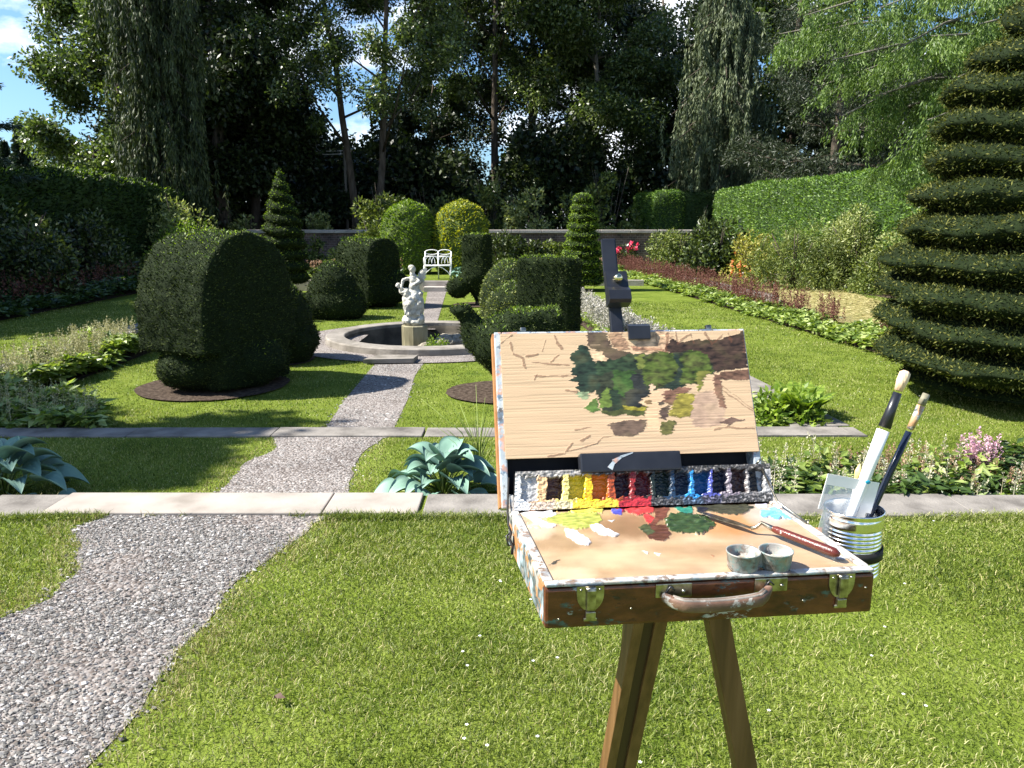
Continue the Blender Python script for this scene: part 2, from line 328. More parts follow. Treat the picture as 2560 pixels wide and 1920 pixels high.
def ground(name, poly, z, mat):
    o = MB().prism(poly, 0, z, top_only=True).build(name, mat); return tag(o, kind='structure')
ground('near_lawn', [(-60, -30), (60, -30), (60, K1b), (-60, K1b)], zN - .004, M_lawn)
ground('terrace_lawn', [(-60, K1b), (60, K1b), (60, 6.45), (-60, 6.45)], zM, M_lawn)
ground('side_lawn', [(XA(6.45) - .1, 6.45), (60, 6.45), (60, 33), (XA(33) - .1, 33), (XA(22.6) - .1, 22.6)], zM, M_lawn)
ground('side_lawn', [(-60, 6.45), (XB(6.45) + .1, 6.45), (XB(22.6) + .1, 22.6), (XB(22.6), 33), (-60, 33)], zM, M_lawn)
ground('sunken_lawn', [(XB(6.4), 6.4), (XA(6.4), 6.4), (XA(22.7), 22.7), (XB(22.7), 22.7)], zS, M_lawn)
ground('far_terrace', [(-10.5, 22.7), (3.6, 22.7), (3.0, 33), (-10.5, 33)], zT, M_lawn)
ground('woodland_floor', [(-250, 32.6), (250, 32.6), (250, 300), (-250, 300)], .03, solid('wood_floor', [(.02, .018, .012), (.06, .05, .03)], scale=1, rough=1, bump=.3))
upper = [(XD(8) + .28, 6.8), (16, 6.8), (16, 33), (XD(33) + .28, 33)]
ground('upper_lawn', upper, -.02, M_lawn)
near_path = [G(*p, 0) for p in [(282, 1287), (179, 1323), (206, 1361), (206, 1426), (118, 1494), (0, 1555), (-420, 1800), (-900, 2100), (-900, 2600), (-350, 2600), (40, 2150), (217, 1920), (341, 1779), (411, 1673), (517, 1550), (594, 1450), (699, 1373), (764, 1332), (830, 1287)]]
near_path = rough_poly([(p.x, p.y) for p in near_path], .035, .1, 3)
mid_path = [G(*p, zM) for p in [(525, 1250), (605, 1168), (682, 1126), (693, 1088), (968, 1088), (917, 1120), (870, 1185), (850, 1250)]]
mid_path = rough_poly([(p.x, p.y) for p in mid_path], .03, .1, 4)
PC = (-1.35, 12.9); PR = 1.71
sp1 = [G(*p, zS) for p in [(800, 1085), (815, 1070), (862, 1000), (908, 945), (945, 902), (1070, 893), (1037, 940), (1019, 1000), (985, 1070), (980, 1085)]]
sunk_path = [(p.x, p.y) for p in sp1]
far_path = [(G(1062, 812, zS).x, 14.2), (G(1097, 812, zS).x, 14.2), (G(1112, 733, zS).x, 22.4), (G(1064, 733, zS).x, 22.4)]
ring = [(PC[0] + (PR + .62) * math.cos(t * math.pi / 32), PC[1] + (PR + .55) * math.sin(t * math.pi / 32)) for t in range(64)]
side_p = [(-9.0 + 3, 12.35), (-2.5, 12.35), (-2.5, 13.45), (-6.0, 13.45)]
ground('gravel_path', near_path, .0, M_gravel); ground('gravel_path', mid_path, zM + .004, M_gravel)
ground('gravel_path', sunk_path, zS + .004, M_gravel); ground('gravel_path', far_path, zS + .008, M_gravel)
ground('gravel_path', side_p, zS + .012, M_gravel)
# gravel ring round the pool (annulus so the basin stays open)
mb = MB(); n = 64
V = [(PC[0] + r_ * math.cos(k * 2 * math.pi / n), PC[1] + r_ * (1 if r_ < PR else (PR + .55) / (PR + .62)) * math.sin(k * 2 * math.pi / n), zS + .016) for r_ in (PR - .1, PR + .62) for k in range(n)]
mb.add(V, [(k, n + k, n + (k + 1) % n, (k + 1) % n) for k in range(n)]); tag(mb.build('gravel_path', M_gravel), kind='structure')
soils = [(-3.55, 9.1, .86), (-.14, 8.75, .62), (-.8, 18.6, .6), (.55, 11.7, .8), (-3.4, 10.9, .6)]
for (x, y, r_) in soils:
    ground('soil_bed', rough_poly([(x + r_ * math.cos(t * math.pi / 20), y + r_ * math.sin(t * math.pi / 20)) for t in range(40)], .02, .1, 8), zS + .02, M_soil)
rbed = [(XC(9.2), 9.2), (XD(9.2) - .4, 9.2), (XD(31) - .4, 31), (XC(31), 31)]
ground('soil_bed', rbed, zM + .008, M_soil)
lbed = [(-10.9, 12), (-9.35, 12), (-9.9, 30), (-11.6, 30)]
ground('soil_bed', lbed, zM + .008, M_soil)
kbed = [(1.0, K1b), (9, K1b), (9, 5.25), (5, 5.3), (2.1, 5.25), (1.0, 4.9)]
ground('soil_bed', kbed, zM + .008, M_soil)
sbedL = [(XB(6.6) + .4, 6.6), (-3.6, 6.6), (-3.9, 7.25), (-5.3, 8.0), (XB(12) + 1.15, 11.8), (XB(12) + .4, 11.8)]
ground('soil_bed', sbedL, zS + .012, M_soil)
sbedR = [(1.4, 6.6), (XA(6.6) - .35, 6.6), (XA(20) - .35, 20), (XA(20) - 1.0, 20), (XA(9) - 1.0, 9), (1.4, 7.4)]
ground('soil_bed', sbedR, zS + .012, M_soil)
shbed = [(8.6, 13), (16, 13), (16, 33), (6.2, 33), (7.0, 24), (8.3, 18)]
ground('soil_bed', shbed, -.012, M_soil)
straw = rough_poly([tuple(G(a_, b_, -.02))[:2] for a_, b_ in [(2245, 880), (2270, 800), (2250, 765), (2130, 733), (2010, 711), (1900, 698), (1905, 722), (1960, 752), (2060, 788), (2160, 828)]], .10, .2, 5)
ground('dry_grass', straw, -.008, M_straw)
# paving strips and kerbs (stones laid end to end)
def strip(name, x0, x1, y0, y1, top, bot, mat, L=1.2, seed=0, lean=0):
    mb = MB(); r = random.Random(seed); x = x0
    while x < x1 - .05:
        l_ = min(L * r.uniform(.8, 1.25), x1 - x); j = r.uniform(-.006, .006)
        mb.box((x + l_ / 2, (y0 + y1) / 2 + r.uniform(-.006, .006), (top + bot) / 2 + j), (l_ - .008, y1 - y0, top - bot), bev=.008); x += l_
    return tag(mb.build(name, mat), kind='structure')
xl = G(112, 1275, .01).x; xm = G(1052, 1260, .01).x
strip('kerb_stone', xl, G(822, 1260, 0).x, K1a, K1b, .012, -.3, M_slab, 9, 1)
strip('kerb_stone', G(822, 1260, 0).x, xm, K1a, K1b, .012, -.3, M_slab, 9, 1)
strip('kerb_stone', xm + .02, 7, K1a - .03, K1b - .01, .008, -.3, M_flag, 1.5, 2)
strip('kerb_stone', -7, xl - .01, K1a, K1b, .002, -.3, M_flag, 1.4, 12)
strip('kerb_stone', XB(6.4), -.75, K2a, K2b, zM + .012, -.5, M_flag, 1.5, 3)
strip('kerb_stone', -.74, XA(6.6), K2a + .01, K2b + .01, zM + .016, -.5, M_flag, 1.2, 4)
def strip2(fx, off, w, y0, y1, top, mat, L=1.1, seed=0):
    mb = MB(); r = random.Random(seed); y = y0
    while y < y1 - .05:
        l_ = min(L * r.uniform(.8, 1.2), y1 - y); a = fx(y) + off; b = fx(y + l_) + off
        d = Vector((b - a, l_, 0)).normalized(); pr = Vector((d.y, -d.x, 0))
        mb.box(Vector(((a + b) / 2, y + l_ / 2, top - .15)) + pr * (w / 2), (w, l_ - .01, .3 + r.uniform(-.004, .004)), (pr, d, Vector((0, 0, 1))), bev=.008); y += l_
    return tag(mb.build('stone_paving', mat), kind='structure')
strip2(XA, -.42, .42, 6.62, 22.6, zM + .012, M_flag, 1.2, 5)
strip2(XB, 0, .42, 6.62, 22.6, zM + .012, M_flag, 1.2, 6)
strip2(XD, 0, .3, 9, 31, -.01, M_flag, 1.2, 7)
# corner paving by the fern
tag(MB().prism([(XA(6.6), 6.31), (XA(6.6) - .6, 6.31), (XA(7.0) - .42, 7.05), (XA(7.0) - .42, 6.6)], zM - .2, zM + .018).build('stone_paving', M_flag), kind='structure')
# far steps + terrace edge
st = MB(); xs0, xs1 = G(1054, 720, zM).x, G(1137, 720, zM).x
st.box(((xs0 + xs1) / 2, 22.45, -.235), (xs1 - xs0, .34, .15), bev=.01).box(((xs0 + xs1) / 2, 22.78, -.16), (xs1 - xs0 + .1, .36, .30), bev=.01)
tag(st.build('stone_steps', M_cope), kind='structure')
mb = MB(); mb.box((-6.3, 22.66, -.15), (7.5, .14, .33), bev=.01).box((1.2, 22.66, -.15), (5.2, .14, .33), bev=.01)
tag(mb.build('terrace_kerb', M_cope), kind='structure')

# ------------------------------------------------------------------ grass blades
def lawn_ok(X, Y):
    ok = ~inpoly(X, Y, near_path) & ~inpoly(X, Y, mid_path) & ~inpoly(X, Y, sunk_path) & ~inpoly(X, Y, far_path) & ~inpoly(X, Y, side_p)
    ok &= ((X - PC[0]) / (PR + .62)) ** 2 + ((Y - PC[1]) / (PR + .55)) ** 2 > 1
    for (x, y, r_) in soils: ok &= (X - x) ** 2 + (Y - y) ** 2 > r_ * r_
    for p in (rbed, lbed, kbed, sbedL, sbedR, shbed, straw): ok &= ~inpoly(X, Y, p)
    ok &= ~((Y > K1a) & (Y < K1b)) & ~((Y > K2a) & (Y < K2b) & (X > XB(Y)) & (X < XA(Y)))
    ok &= ~((Y > K2b) & (X > XA(Y) - .43) & (X < XA(Y))) & ~((Y > K2b) & (X > XB(Y)) & (X < XB(Y) + .43))
    ok &= ~((Y > 22.3) & (Y < 22.98)); ok &= ~((X > XD(Y) - .02) & (X < XD(Y) + .31) & (Y > 9))
    return ok
def zof(X, Y):
    z = np.full(len(X), zM); z[Y < K1b] = zN
    z[(Y > 6.45) & (X > XB(Y)) & (X < XA(Y)) & (Y < 22.6)] = zS
    z[(Y > 22.7) & (X > -10.5) & (X < 3.2)] = zT
    z[(X > XD(Y) + .28) & (Y > 6.8)] = -.02
    return z
def grass(name, y0, y1, dens, L, Wd, lean, seg2=True, seed=0, dry=None, mat=None):
    r = np.random.RandomState(seed); hw = .70 * y1 + .3
    n = int(dens * 2 * hw * (y1 - y0)); X = r.uniform(-hw, hw, n); Y = r.uniform(y0, y1, n)
    k = (np.abs(X) < .70 * Y + .4); X = X[k]; Y = Y[k]
    jx = X + r.normal(size=len(X)) * .015; jy = Y + r.normal(size=len(X)) * .015
    k = lawn_ok(jx, jy); X = X[k]; Y = Y[k]
    P = np.stack([X, Y, zof(X, Y)], 1); n = len(P)
    if dry is not None:
        nearp = np.zeros(n, bool)
        for ox, oy in ((.16, 0), (-.16, 0), (0, .16), (0, -.16)): nearp |= inpoly(P[:, 0] + ox, P[:, 1] + oy, near_path) | inpoly(P[:, 0] + ox, P[:, 1] + oy, mid_path)
        pd_ = .05 + .12 * np.clip(sn(P, 1.4, 15), 0, 1.5) + .45 * nearp; kd = r.rand(n) < pd_
        P = P[kd] if dry else P[~kd]; n = len(P)
    dn = .75 + .35 * sn(P, 2.2, 5); k = r.rand(n) < np.clip(dn, .35, 1); P = P[k]; n = len(P)
    ang = r.rand(n) * 6.283; ln = np.abs(r.normal(size=n)) * lean
    cl = sn(P, 9, 3) * .9; ang += cl
    D = np.stack([np.cos(ang) * ln, np.sin(ang) * ln, np.ones(n)], 1); D = nrm(D)
    hh = L * (.5 + .75 * r.rand(n)) * (.85 + .25 * sn(P, 5, 9)); a2 = r.rand(n) * 6.283
    Sd = np.stack([np.cos(a2), np.sin(a2), np.zeros(n)], 1) * (Wd * (.6 + .7 * r.rand(n)))[:, None] / 2
    mb = MB(); h = hh[:, None]
    if seg2:
        mid = P + D * h * .55; D2 = nrm(D + np.stack([np.cos(ang) * .7, np.sin(ang) * .7, -.25 * np.ones(n)], 1)); tip = mid + D2 * h * .5
        V = np.stack([P - Sd, P + Sd, mid + Sd * .8, mid - Sd * .8, tip], 1).reshape(-1, 3); b = np.arange(n)[:, None] * 5
        mb.add(V, b + np.array([[0, 1, 2, 3]])); mb.v.append(np.zeros((0, 3))); mb.f.setdefault((3, 0, False), []).append(b + np.array([[3, 2, 4]]))
    else:
        V = np.stack([P - Sd, P + Sd, P + D * h], 1).reshape(-1, 3); mb.add(V, np.arange(3 * n).reshape(n, 3))
    return tag(mb.build(name, mat or M_grass), kind='stuff')
M_dry = foliage('dry_blades', [(.22, .2, .06), (.36, .32, .13), (.5, .45, .24)], trans=.2, rough=.6, vary=.3, scale=4, tcol=(1, 1, .8))
for dr, m_ in ((False, M_grass), (True, M_dry)):
    grass('dry_lawn_grass' if dr else 'lawn_grass', 1.35, 2.9, 24000, .033, .0032, .75, True, 1, dr, m_)
    grass('dry_lawn_grass' if dr else 'lawn_grass', 2.9, 4.14, 16000, .033, .0040, .75, True, 2, dr, m_)
    grass('dry_lawn_grass' if dr else 'lawn_grass', 4.46, 7.4, 6500, .023, .0065, .8, False, 3, dr, m_)
grass('kerb_edge_grass', 4.05, 4.128, 26000, .055, .0038, .8, True, 8)
grass('straw_blades', 12, 20.5, 260, .05, .02, 2.5, False, 9, None, M_dry) if 0 else None
nr = np.random.RandomState(66); n = 9000; X = nr.uniform(6, 10, n); Y = nr.uniform(9, 22, n); k = inpoly(X + .15 * nr.normal(size=n), Y + .15 * nr.normal(size=n), straw); X = X[k]; Y = Y[k]; n = len(X); a = nr.rand(n) * 6.28
tag(MB().leaves(np.stack([X, Y, np.full(n, 0.0)], 1), np.stack([np.cos(a), np.sin(a), .25 * nr.rand(n)], 1), .09, .014).build('cut_dry_grass', M_dry), kind='stuff')
p = G(693, 1750, .02); o = MB(); q_ = [(0, 0, 0), (.016, .008, .008), (.03, .0, .002), (.014, -.010, .006), (-.012, .012, .004), (-.006, -.012, .009), (.008, .018, .012)]
o.add(q_, [(0, 1, 2), (0, 2, 3), (0, 4, 6), (0, 6, 1), (0, 3, 5), (0, 5, 4)]); o = o.build('dead_leaf', solid('leaf_brown', [(.05, .025, .015), (.12, .06, .04)], rough=.7)); o.location = (p.x, p.y, .026); tag(o, 'small curled brown dead leaf lying on the near lawn', 'leaf')
nr = np.random.RandomState(61); n = 1500; X = nr.uniform(-2.9, 2.9, n); Y = nr.uniform(1.4, 4.1, n); k = (sn(np.stack([X, Y, 0 * X], 1), 2.6, 62) > .35) & lawn_ok(X, Y); X = X[k]; Y = Y[k]; n = len(X)
q = np.repeat(np.stack([X, Y, np.full(n, .022)], 1), 3, 0); a = np.tile([0, 2.1, 4.2], n) + np.repeat(nr.rand(n) * 6.28, 3)
tag(MB().leaves(q, np.stack([np.cos(a), np.sin(a), .25 * np.ones(3 * n)], 1), .012, .011, np.tile([0, 0, 1.0], (3 * n, 1)) + .2 * nr.normal(size=(3 * n, 3)), mid=.6).build('clover', M_grass), kind='stuff')
n = 170; Y = 1.6 + 11 * nr.rand(n) ** 1.3; X = nr.uniform(-.2, .68, n) * Y; k = lawn_ok(X, Y) & (sn(np.stack([X, Y, 0 * X], 1), 1.5, 63) > -.1); X = X[k]; Y = Y[k]; n = len(X)
q = np.repeat(np.stack([X, Y, zof(X, Y) + .034], 1), 5, 0); a = np.tile(np.arange(5) * 1.2566, n)
tag(MB().leaves(q, np.stack([np.cos(a), np.sin(a), .2 + 0 * a], 1), .007, .006, np.tile([0, 0, 1.0], (5 * n, 1))).build('daisies', M_whitep), kind='stuff')
grass('lawn_grass', 7.4, 11.5, 2600, .026, .010, .8, False, 4)
grass('lawn_grass', 11.5, 18, 900, .032, .015, .8, False, 5)
# pebbles
def pebbles(poly, z, dens, s0, s1, seed):
    r = np.random.RandomState(seed); a = np.array(poly); x0, y0 = a.min(0); x1, y1 = a.max(0); y0 = max(y0, 1.3)
    x0 = max(x0, -3.4)
    n = int(dens * (x1 - x0) * (y1 - y0)); X = r.uniform(x0, x1, n); Y = r.uniform(y0, y1, n)
    k = inpoly(X + r.normal(size=n) * .035, Y + r.normal(size=n) * .035, poly); k &= r.rand(n) < np.clip(.95 - .75 * np.clip(sn(np.stack([X, Y, 0 * X], 1), 3.2, 71) + .35 * sn(np.stack([X, Y, 0 * X], 1), 11, 72) - .1, 0, 1) * 1.9, .10, 1); X = X[k]; Y = Y[k]; n = len(X)
    sz = s0 + (s1 - s0) * r.rand(n) ** 5
    base = np.array([(1, 0, 0), (-.6, .8, 0), (-.6, -.8, 0), (.2, .1, 1), (.5, .85, .2), (.45, -.85, .3), (-.9, 0, .55), (.1, .1, -1)], float)
    fc = np.array([(0, 4, 3), (4, 1, 3), (1, 6, 3), (6, 2, 3), (2, 5, 3), (5, 0, 3), (0, 7, 4), (4, 7, 1), (1, 7, 6), (6, 7, 2), (2, 7, 5), (5, 7, 0)])
    B = base[None] * (1 + .45 * r.normal(size=(n, 8, 3)) * .5); B[:, :, 2] *= .55; th = r.rand(n) * 6.28
    c, s_ = np.cos(th)[:, None], np.sin(th)[:, None]; xx = B[:, :, 0] * c - B[:, :, 1] * s_; yy = B[:, :, 0] * s_ + B[:, :, 1] * c
    V = np.stack([xx * sz[:, None] + X[:, None], yy * sz[:, None] * .8 + Y[:, None], B[:, :, 2] * sz[:, None] + z + .002], 2).reshape(-1, 3)
    Fc = (np.arange(n)[:, None, None] * 8 + fc[None]).reshape(-1, 3)
    return tag(MB().add(V, Fc).build('gravel_stones', M_peb), kind='stuff')
pebbles(near_path, 0, 14000, .003, .0125, 1); pebbles(mid_path, zM, 4500, .0045, .014, 2); pebbles(sunk_path, zS, 1200, .008, .02, 3)

# ------------------------------------------------------------------ foliage tools
def surf_sample(me, n, seed=0):
    r = np.random.RandomState(seed); me.calc_loop_triangles(); T = np.empty(len(me.loop_triangles) * 3, 'i'); me.loop_triangles.foreach_get('vertices', T); T = T.reshape(-1, 3)
    V = np.empty(len(me.vertices) * 3, 'f'); me.vertices.foreach_get('co', V); V = V.reshape(-1, 3).astype(float)
    a, b, c = V[T[:, 0]], V[T[:, 1]], V[T[:, 2]]; nn = np.cross(b - a, c - a); ar = np.linalg.norm(nn, axis=1); nn = nn / (ar[:, None] + 1e-12)
    k = r.choice(len(T), n, p=ar / ar.sum()); u = r.rand(n, 1); v = r.rand(n, 1); f = u + v > 1; u = np.where(f, 1 - u, u); v = np.where(f, 1 - v, v)
    return a[k] + (b[k] - a[k]) * u + (c[k] - a[k]) * v, nn[k], ar.sum() / 2
def remesh(mb, vox=.05, amp=.02, fr=6, smooth=2):
    o = mb.build('tmp', M_yewcore); m = o.modifiers.new('r', 'REMESH'); m.mode = 'VOXEL'; m.voxel_size = vox
    if smooth: q = o.modifiers.new('s', 'SMOOTH'); q.iterations = smooth; q.factor = .5
    dg = bpy.context.evaluated_depsgraph_get(); me = bpy.data.meshes.new_from_object(o.evaluated_get(dg)); bpy.data.objects.remove(o)
    n = len(me.vertices); V = np.empty(n * 3, 'f'); me.vertices.foreach_get('co', V); V = V.reshape(-1, 3); N = np.empty(n * 3, 'f'); me.vertex_normals.foreach_get('vector', N); N = N.reshape(-1, 3)
    V = V + N * (sn(V, fr, 11) * amp + sn(V, fr * 3.5, 12) * amp * .4 + sn(V * np.array([1, 1, 2.6]), 17, 13) * amp * .55)[:, None]; me.vertices.foreach_set('co', V.astype('f').ravel()); me.update()
    return me
def mesh_arrays(me):
    V = np.empty(len(me.vertices) * 3, 'f'); me.vertices.foreach_get('co', V); me.calc_loop_triangles()
    T = np.empty(len(me.loop_triangles) * 3, 'i'); me.loop_triangles.foreach_get('vertices', T); return V.reshape(-1, 3), T.reshape(-1, 3)
def clad(me, dens, L, Wd, mat, core, name, parent, loc, seed=0, up=.25, out=.5, jit=.012, horiz=.8, droop=0, topm=None):
    P, N, A = surf_sample(me, 10, seed); n = int(dens * A); P, N, A = surf_sample(me, n, seed); r = np.random.RandomState(seed + 1)
    T = r.normal(size=(n, 3)); T[:, 2] *= (1 - horiz) + .15
    D = nrm(N * out + nrm(T) * .8 + np.array([0, 0, up - droop])); P = P + N * (r.normal(size=(n, 1)) * jit - L * .25)
    Nn = nrm(N + .55 * r.normal(size=(n, 3)))
    mb = MB(); V, Tt = mesh_arrays(me); mb.add(V, Tt, 0, True); Ls = L * (.6 + .8 * r.rand(n))
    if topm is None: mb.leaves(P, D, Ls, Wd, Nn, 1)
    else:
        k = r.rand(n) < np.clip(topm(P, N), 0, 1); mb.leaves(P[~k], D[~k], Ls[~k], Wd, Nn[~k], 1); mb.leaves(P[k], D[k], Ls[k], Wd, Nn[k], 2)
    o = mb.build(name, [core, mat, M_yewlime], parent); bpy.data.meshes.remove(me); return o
def sunlit_top(P, N): return (N[:, 2] - .55) * 1.1  # more lime leaves on upward faces: sunlit tops put into the leaf colour
def topiary(label, loc, solid_mb, dens, L, Wd, mat=None, amp=.02, vox=.05, trunk=.05, trunk_h=.5, seed=0, name='topiary_bush', group=None, cat='topiary', topm=sunlit_top, core=None):
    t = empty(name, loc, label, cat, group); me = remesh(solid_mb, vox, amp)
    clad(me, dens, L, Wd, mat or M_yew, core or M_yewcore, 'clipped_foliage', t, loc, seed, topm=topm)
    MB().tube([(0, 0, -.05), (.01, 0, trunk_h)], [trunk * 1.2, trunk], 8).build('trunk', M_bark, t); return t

# ---- big arch topiary A
def arch(mb, cx, cy, ang, w, l_, zb, zt, mi=0, power=2.4, n=22, zs=None):
    ca, sa = math.cos(ang), math.sin(ang); ax = Vector((-sa, ca, 0)); ay = Vector((0, 0, 1)); az = Vector((ca, sa, 0))
    prof = [(-w / 2, zb), (w / 2, zb)]
    hs = zs if zs is not None else zb + (zt - zb) * .25
    for i in range(n + 1):
        th = math.pi * i / n; c = math.cos(th); s_ = math.sin(th)
        prof.append((w / 2 * math.copysign(abs(c) ** (2 / power), c), hs + (zt - hs) * abs(s_) ** (2 / power)))
    mb.extr(prof, Vector((cx, cy, 0)) - az * l_ / 2, ax, ay, az, l_); return mb
loc = (-3.5, 9.2, zS); mb = MB()
arch(mb, .04, .0, R(-25), 1.48, 1.02, .50, 1.80, power=2.2, zs=.82)
arch(mb, .28, -.05, R(-25), 1.12, .55, .06, 1.2, power=2.3)
mb.ell((-.20, -.42, .27), (.36, .3, .235)); mb.ell((.3, 0, .3), (.5, .42, .32))
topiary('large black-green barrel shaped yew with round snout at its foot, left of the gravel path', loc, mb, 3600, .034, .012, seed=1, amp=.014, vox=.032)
# small tuft on its shaded side is cut: dome B behind
loc = (-3.42, 10.9, zS); mb = MB(); mb.ell((0, 0, .4), (.62, .55, .85)); mb.ell((.05, 0, .3), (.66, .5, .4))
topiary('dark rounded yew dome tucked close behind the largest barrel yew', loc, mb, 2200, .045, .016, seed=2)
loc = (-3.62, 16.0, zS); mb = MB(); mb.ell((0, 0, .32), (.62, .55, .42)); mb.ell((-.03, 0, .45), (.5, .48, .72)); mb.ell((.1, 0, .2), (.55, .5, .25))
topiary('beehive shaped yew dome standing in front of the smaller barrel yew', loc, mb, 1600, .05, .02, seed=3, amp=.014)
loc = (-3.35, 18.3, zS); mb = MB(); arch(mb, 0, 0, R(-30), 1.14, 1.0, .12, 1.58, power=2.7, zs=.9); mb.ell((.2, .1, .35), (.7, .55, .42)); mb.ell((.62, .1, .5), (.32, .3, .3))
topiary('smaller flat topped barrel yew behind the beehive dome, left of the statue', loc, mb, 1300, .055, .022, seed=4, amp=.014)
loc = (-.82, 18.6, zS); mb = MB(); mb.box((0, 0, 1.2), (.60, .50, .92), (Vector((math.cos(R(-24)), math.sin(R(-24)), 0)), Vector((-math.sin(R(-24)), math.cos(R(-24)), 0)), Vector((0, 0, 1))), bev=.05); mb.ell((-.02, 0, .72), (.36, .32, .42)); mb.lathe([(.04, .05), (.12, .25), (.34, .7), (.2, .9), (0.01, .9)], (0, 0, 0), 16)
mb.ell((-.45, -.1, .42), (.28, .25, .25))
topiary('tall narrow square column yew tapering to its trunk, right of the white bench', loc, mb, 1300, .055, .022, seed=5, amp=.01)
loc = (.0, 15.2, zS); mb = MB(); mb.ell((0, 0, .45), (.62, .6, .78)); mb.ell((0, 0, .2), (.62, .6, .3))
topiary('grey-green egg shaped dome behind the square block yew', loc, mb, 1500, .05, .02, seed=6, mat=M_dome)
loc = (.1, 13.4, zS); mb = MB(); mb.ell((0, 0, .35), (.55, .5, .6)); mb.ell((0, 0, .2), (.56, .5, .3))
topiary('paler low dome with fine leaves nestled against the square block yew', loc, mb, 1700, .045, .02, seed=7, mat=M_dome)
loc = (.55, 11.7, zS); mb = MB(); mb.box((0, 0, .85), (.86, .62, 1.14), (Vector((math.cos(R(-20)), math.sin(R(-20)), 0)), Vector((-math.sin(R(-20)), math.cos(R(-20)), 0)), Vector((0, 0, 1))), bev=.07); mb.ell((0, 0, .35), (.48, .42, .35))
topiary('square block yew with flat top just behind the top of the easel', loc, mb, 2400, .042, .015, seed=8, amp=.012)
loc = (-.12, 8.62, zS); mb = MB()
mb.ell((.16, 0, .6), (.5, .42, .36)); mb.lathe([(.03, -.02), (.05, .1), (.16, .22), (.4, .5), (.4, .75), (.01, .88)], (.08, 0, 0), 16); mb.box((.36, 0, .78), (.6, .7, .38), bev=.08)
mb.tube([(-.22, 0, .62), (-.36, 0, .86), (-.42, 0, .98)], [.2, .12, .1]); mb.ell((-.45, -.02, .96), (.12, .11, .08)); mb.ell((-.5, 0, .98), (.07, .07, .05))
topiary('bird shaped yew with raised head on a thin stem, left edge of the easel', loc, mb, 3200, .036, .013, seed=9, amp=.014, vox=.04)

# ---- tiered spiral yews
def spiral_me(prof, pitch, turns_h, depth, nth=180, per=22, base=.15, ring=False, und=.55, seed=0, sag=.12):
    nz = int(turns_h / pitch * per); V = []
    th = np.linspace(0, 2 * np.pi, nth, endpoint=False)
    for i in range(nz + 1):
        z = turns_h * i / nz; Rr = prof(z)
        ph = (z / pitch + (0 if ring else 1) * th / (2 * np.pi) + (.07 * np.sin(th * 3 + z * 2.1 + seed) + .05 * np.sin(th * 7 + z * 5))) % 1.0
        # shelf: full radius for the upper part of each turn with soft top edge, undercut below
        b = depth * (1 - np.sin(np.pi * ph) ** .62)
        rr = Rr * (1 - b) ; rr = np.maximum(rr, .02)
        P = np.stack([rr * np.cos(th), rr * np.sin(th), np.full(nth, base + z)], 1)
        nz_ = sn(P, 3.5, seed + 3) * .075 * Rr + sn(P, 11, seed + 4) * .03 * Rr
        P[:, 0] += np.cos(th) * nz_; P[:, 1] += np.sin(th) * nz_; P[:, 2] -= sag * (rr / Rr) * .5 * Rr * .3 - sag * .1
        V.append(P)
    V = np.concatenate(V); Fc = [(i * nth + k, i * nth + (k + 1) % nth, (i + 1) * nth + (k + 1) % nth, (i + 1) * nth + k) for i in range(nz) for k in range(nth)]
    Fc.append(tuple(nz * nth + k for k in range(nth)))
    me = bpy.data.meshes.new('t'); me.from_pydata(V.tolist(), [], Fc); me.update(); return me
def spiral(label, loc, prof, pitch, H, depth, dens, L, Wd, mat, seed, ring=False, base=.15, trunk=.08, und=.55, core=None, topm=sunlit_top):
    t = empty('spiral_yew', loc, label, 'topiary'); me = spiral_me(prof, pitch, H, depth, base=base, seed=seed, ring=ring, und=und)
    clad(me, dens, L, Wd, mat, core or M_yewcore, 'clipped_foliage', t, loc, seed, out=.55, jit=.02, topm=topm, up=.1)
    MB().tube([(0, 0, -.05), (0, 0, base + .4)], [trunk * 1.2, trunk], 8).build('trunk', M_bark, t)
M_yewbig = foliage('spiral_yew_sprigs', [(.012, .02, .006), (.03, .044, .011), (.075, .085, .018), (.16, .16, .04)], trans=.18, vary=.3, scale=4, spec=.12, rough=.65)
spiral('huge spiral cut yew filling the right edge, shelves winding up out of frame', (5.12, 7.75, zM), lambda z: float(np.interp(z, [0, .3, 1.2, 1.8, 2.6, 3.0, 3.35, 4.3], [1.0, 1.33, 1.25, 1.14, 1.0, .92, .58, .08])), .315, 4.3, .38, 3000, .036, .013, M_yewbig, 21, trunk=.12, und=.62, topm=None)
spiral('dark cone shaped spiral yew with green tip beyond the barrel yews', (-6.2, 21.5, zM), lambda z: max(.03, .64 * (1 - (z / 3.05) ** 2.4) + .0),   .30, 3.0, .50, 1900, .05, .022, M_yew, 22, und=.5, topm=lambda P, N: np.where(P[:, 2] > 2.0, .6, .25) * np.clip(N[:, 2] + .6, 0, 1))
spiral('slim tiered yew of stacked rings standing left of the easel mast', (1.85, 21.0, zM), lambda z: max(.03, .60 * (1 - z / 2.6) ** .5 + .02),   .235, 2.35, .48, 1900, .045, .02, M_yewlime, 23, ring=True, und=.45)

# ---- golden domes
for i, (px, lab, m, dx) in enumerate([(1022, 'rounded golden-green yew dome, left one of the pair behind the bench', M_yewlime, 0), (1153, 'rounded golden-yellow yew dome, right one of the pair behind the bench', M_yewgold, 0)]):
    c = PY(px, 655, 26.0); mb = MB(); mb.ell((0, 0, 1.35), (.88, .8, .98)); mb.lathe([(.01, 0), (.7, 0), (.82, .4), (.87, 1.3), (.01, 1.4)], (0, 0, 0), 24)
    topiary(lab, (c.x, 26.0, zT), mb, 900, .09, .04, mat=m, seed=31 + i, amp=.04, vox=.08, group='golden yew domes', core=solid('gold_core%d' % i, [(.03, .05, .008), (.06, .09, .012)], rough=.9), topm=None)

